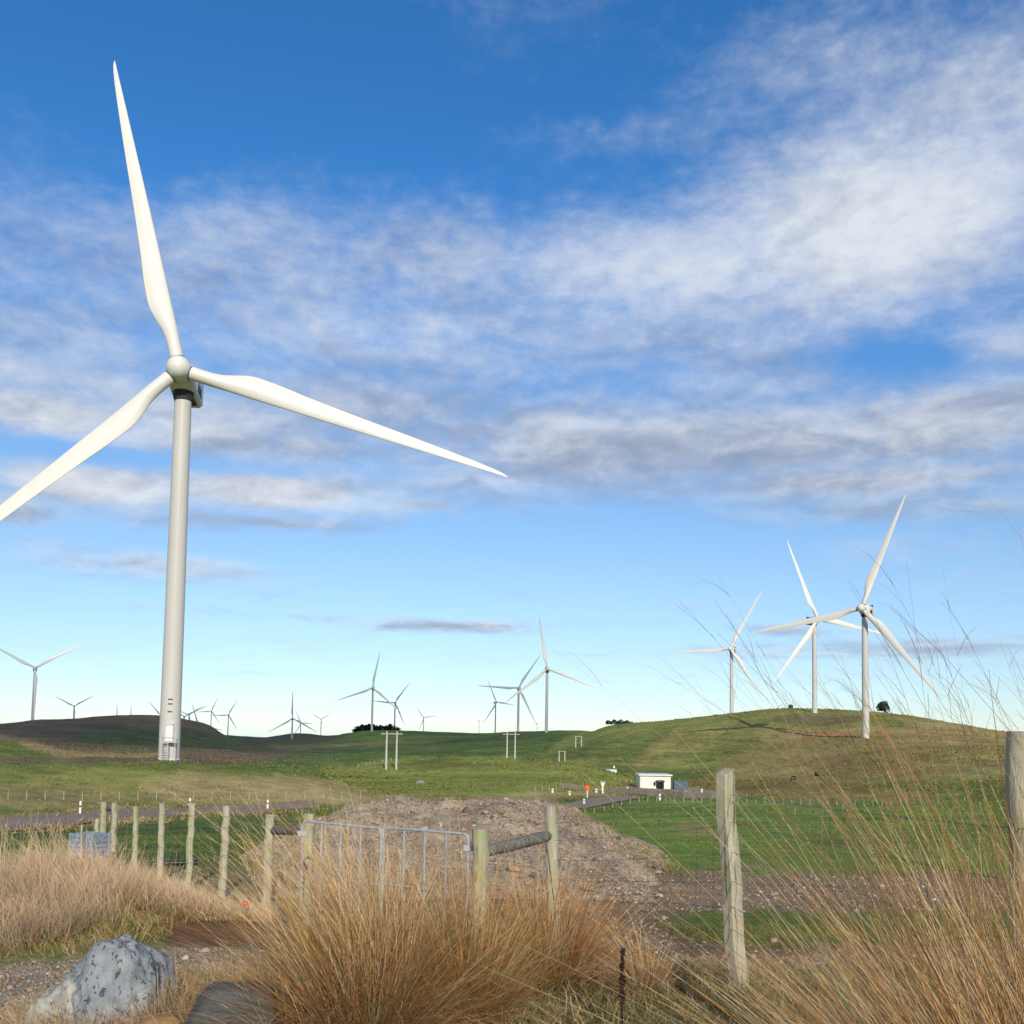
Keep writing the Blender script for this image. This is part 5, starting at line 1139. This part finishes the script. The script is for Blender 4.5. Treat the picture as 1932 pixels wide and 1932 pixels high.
def zone_pts(x,y,z):
    px, py = proj(np.stack([x,y,z],1)); px = px + fbm(px*.03,py*.09,4,21)*26*.7; py = py + fbm(px*.03,py*.09,4,31)*6
    c = np.empty((len(px),3)); c[:] = GREEN
    for colr_, s_, poly in ZONES:
        q = inpoly(px, py, poly); c[q] = c[q]*(1-s_) + np.array(colr_)*s_
    return c
tufts(36000, (32,185), (-60,1990), 500, 'coarse grass tufts on the near slopes')
tufts(46000, (185,640), (-60,1990), 510, 'coarse grass tufts on the hillsides')
# ------------------------------------------------------------------ unseen cloud behind the viewer, added and outlined to shade the far hills
def cloud(name, pts, zc, label):
    """puffy cloud over the outline pts (its shadow's ground outline), lifted towards the sun"""
    off = Vector((sun_dir.x, sun_dir.y, 0))*(zc/sun_dir.z)
    pts = np.array(pts, float); rng = np.random.default_rng(5)
    V = []; F = []; x0,y0 = pts.min(0); x1,y1 = pts.max(0); n = 0
    base = np.array([(math.cos(a)*math.cos(e), math.sin(a)*math.cos(e), math.sin(e)) for e in np.linspace(-math.pi/2, math.pi/2, 5) for a in np.linspace(0, 2*math.pi, 10, endpoint=False)])
    cnt = 0
    while cnt < 520:
        x = rng.uniform(x0,x1); y = rng.uniform(y0,y1)
        if not inpoly(np.array([x]), np.array([y]), [tuple(p) for p in pts])[0]: continue
        s = rng.uniform(.5,1.0)*(36+ .055*math.hypot(x,y)); o = len(V)
        q = base*np.array([s*1.3,s*1.3,s*.5])*(1+.25*rng.standard_normal((len(base),1))*.4) + np.array([x+off.x, y+off.y, zc+rng.uniform(-20,30)])
        V += q.tolist()
        for i in range(4):
            for k in range(10): F.append((o+i*10+k, o+i*10+(k+1)%10, o+(i+1)*10+(k+1)%10, o+(i+1)*10+k))
        cnt += 1
    ob = link(name, np_mesh(name, V, F, M['cloud'], None, True)); tag(ob, kind='structure'); return ob
mt, t, b_ = new_mat('cloud vapour'); b_.inputs['Base Color'].default_value = (.85,.86,.88,1); b_.inputs['Roughness'].default_value = 1; b_.inputs['Alpha'].default_value = .20; M['cloud'] = mt
def wp(px, r): v = at(px, r); return (v.x, v.y)
cloud('cloud', [wp(-500,420),wp(0,400),wp(300,395),wp(460,420),wp(560,450),wp(640,470),wp(700,480),wp(800,490),wp(960,500),wp(1000,560),wp(1060,640),wp(1085,760),wp(990,800),wp(985,960),wp(950,1300),wp(860,2200),wp(700,4200),wp(-300,4200),wp(-500,2000)], 2300, '')
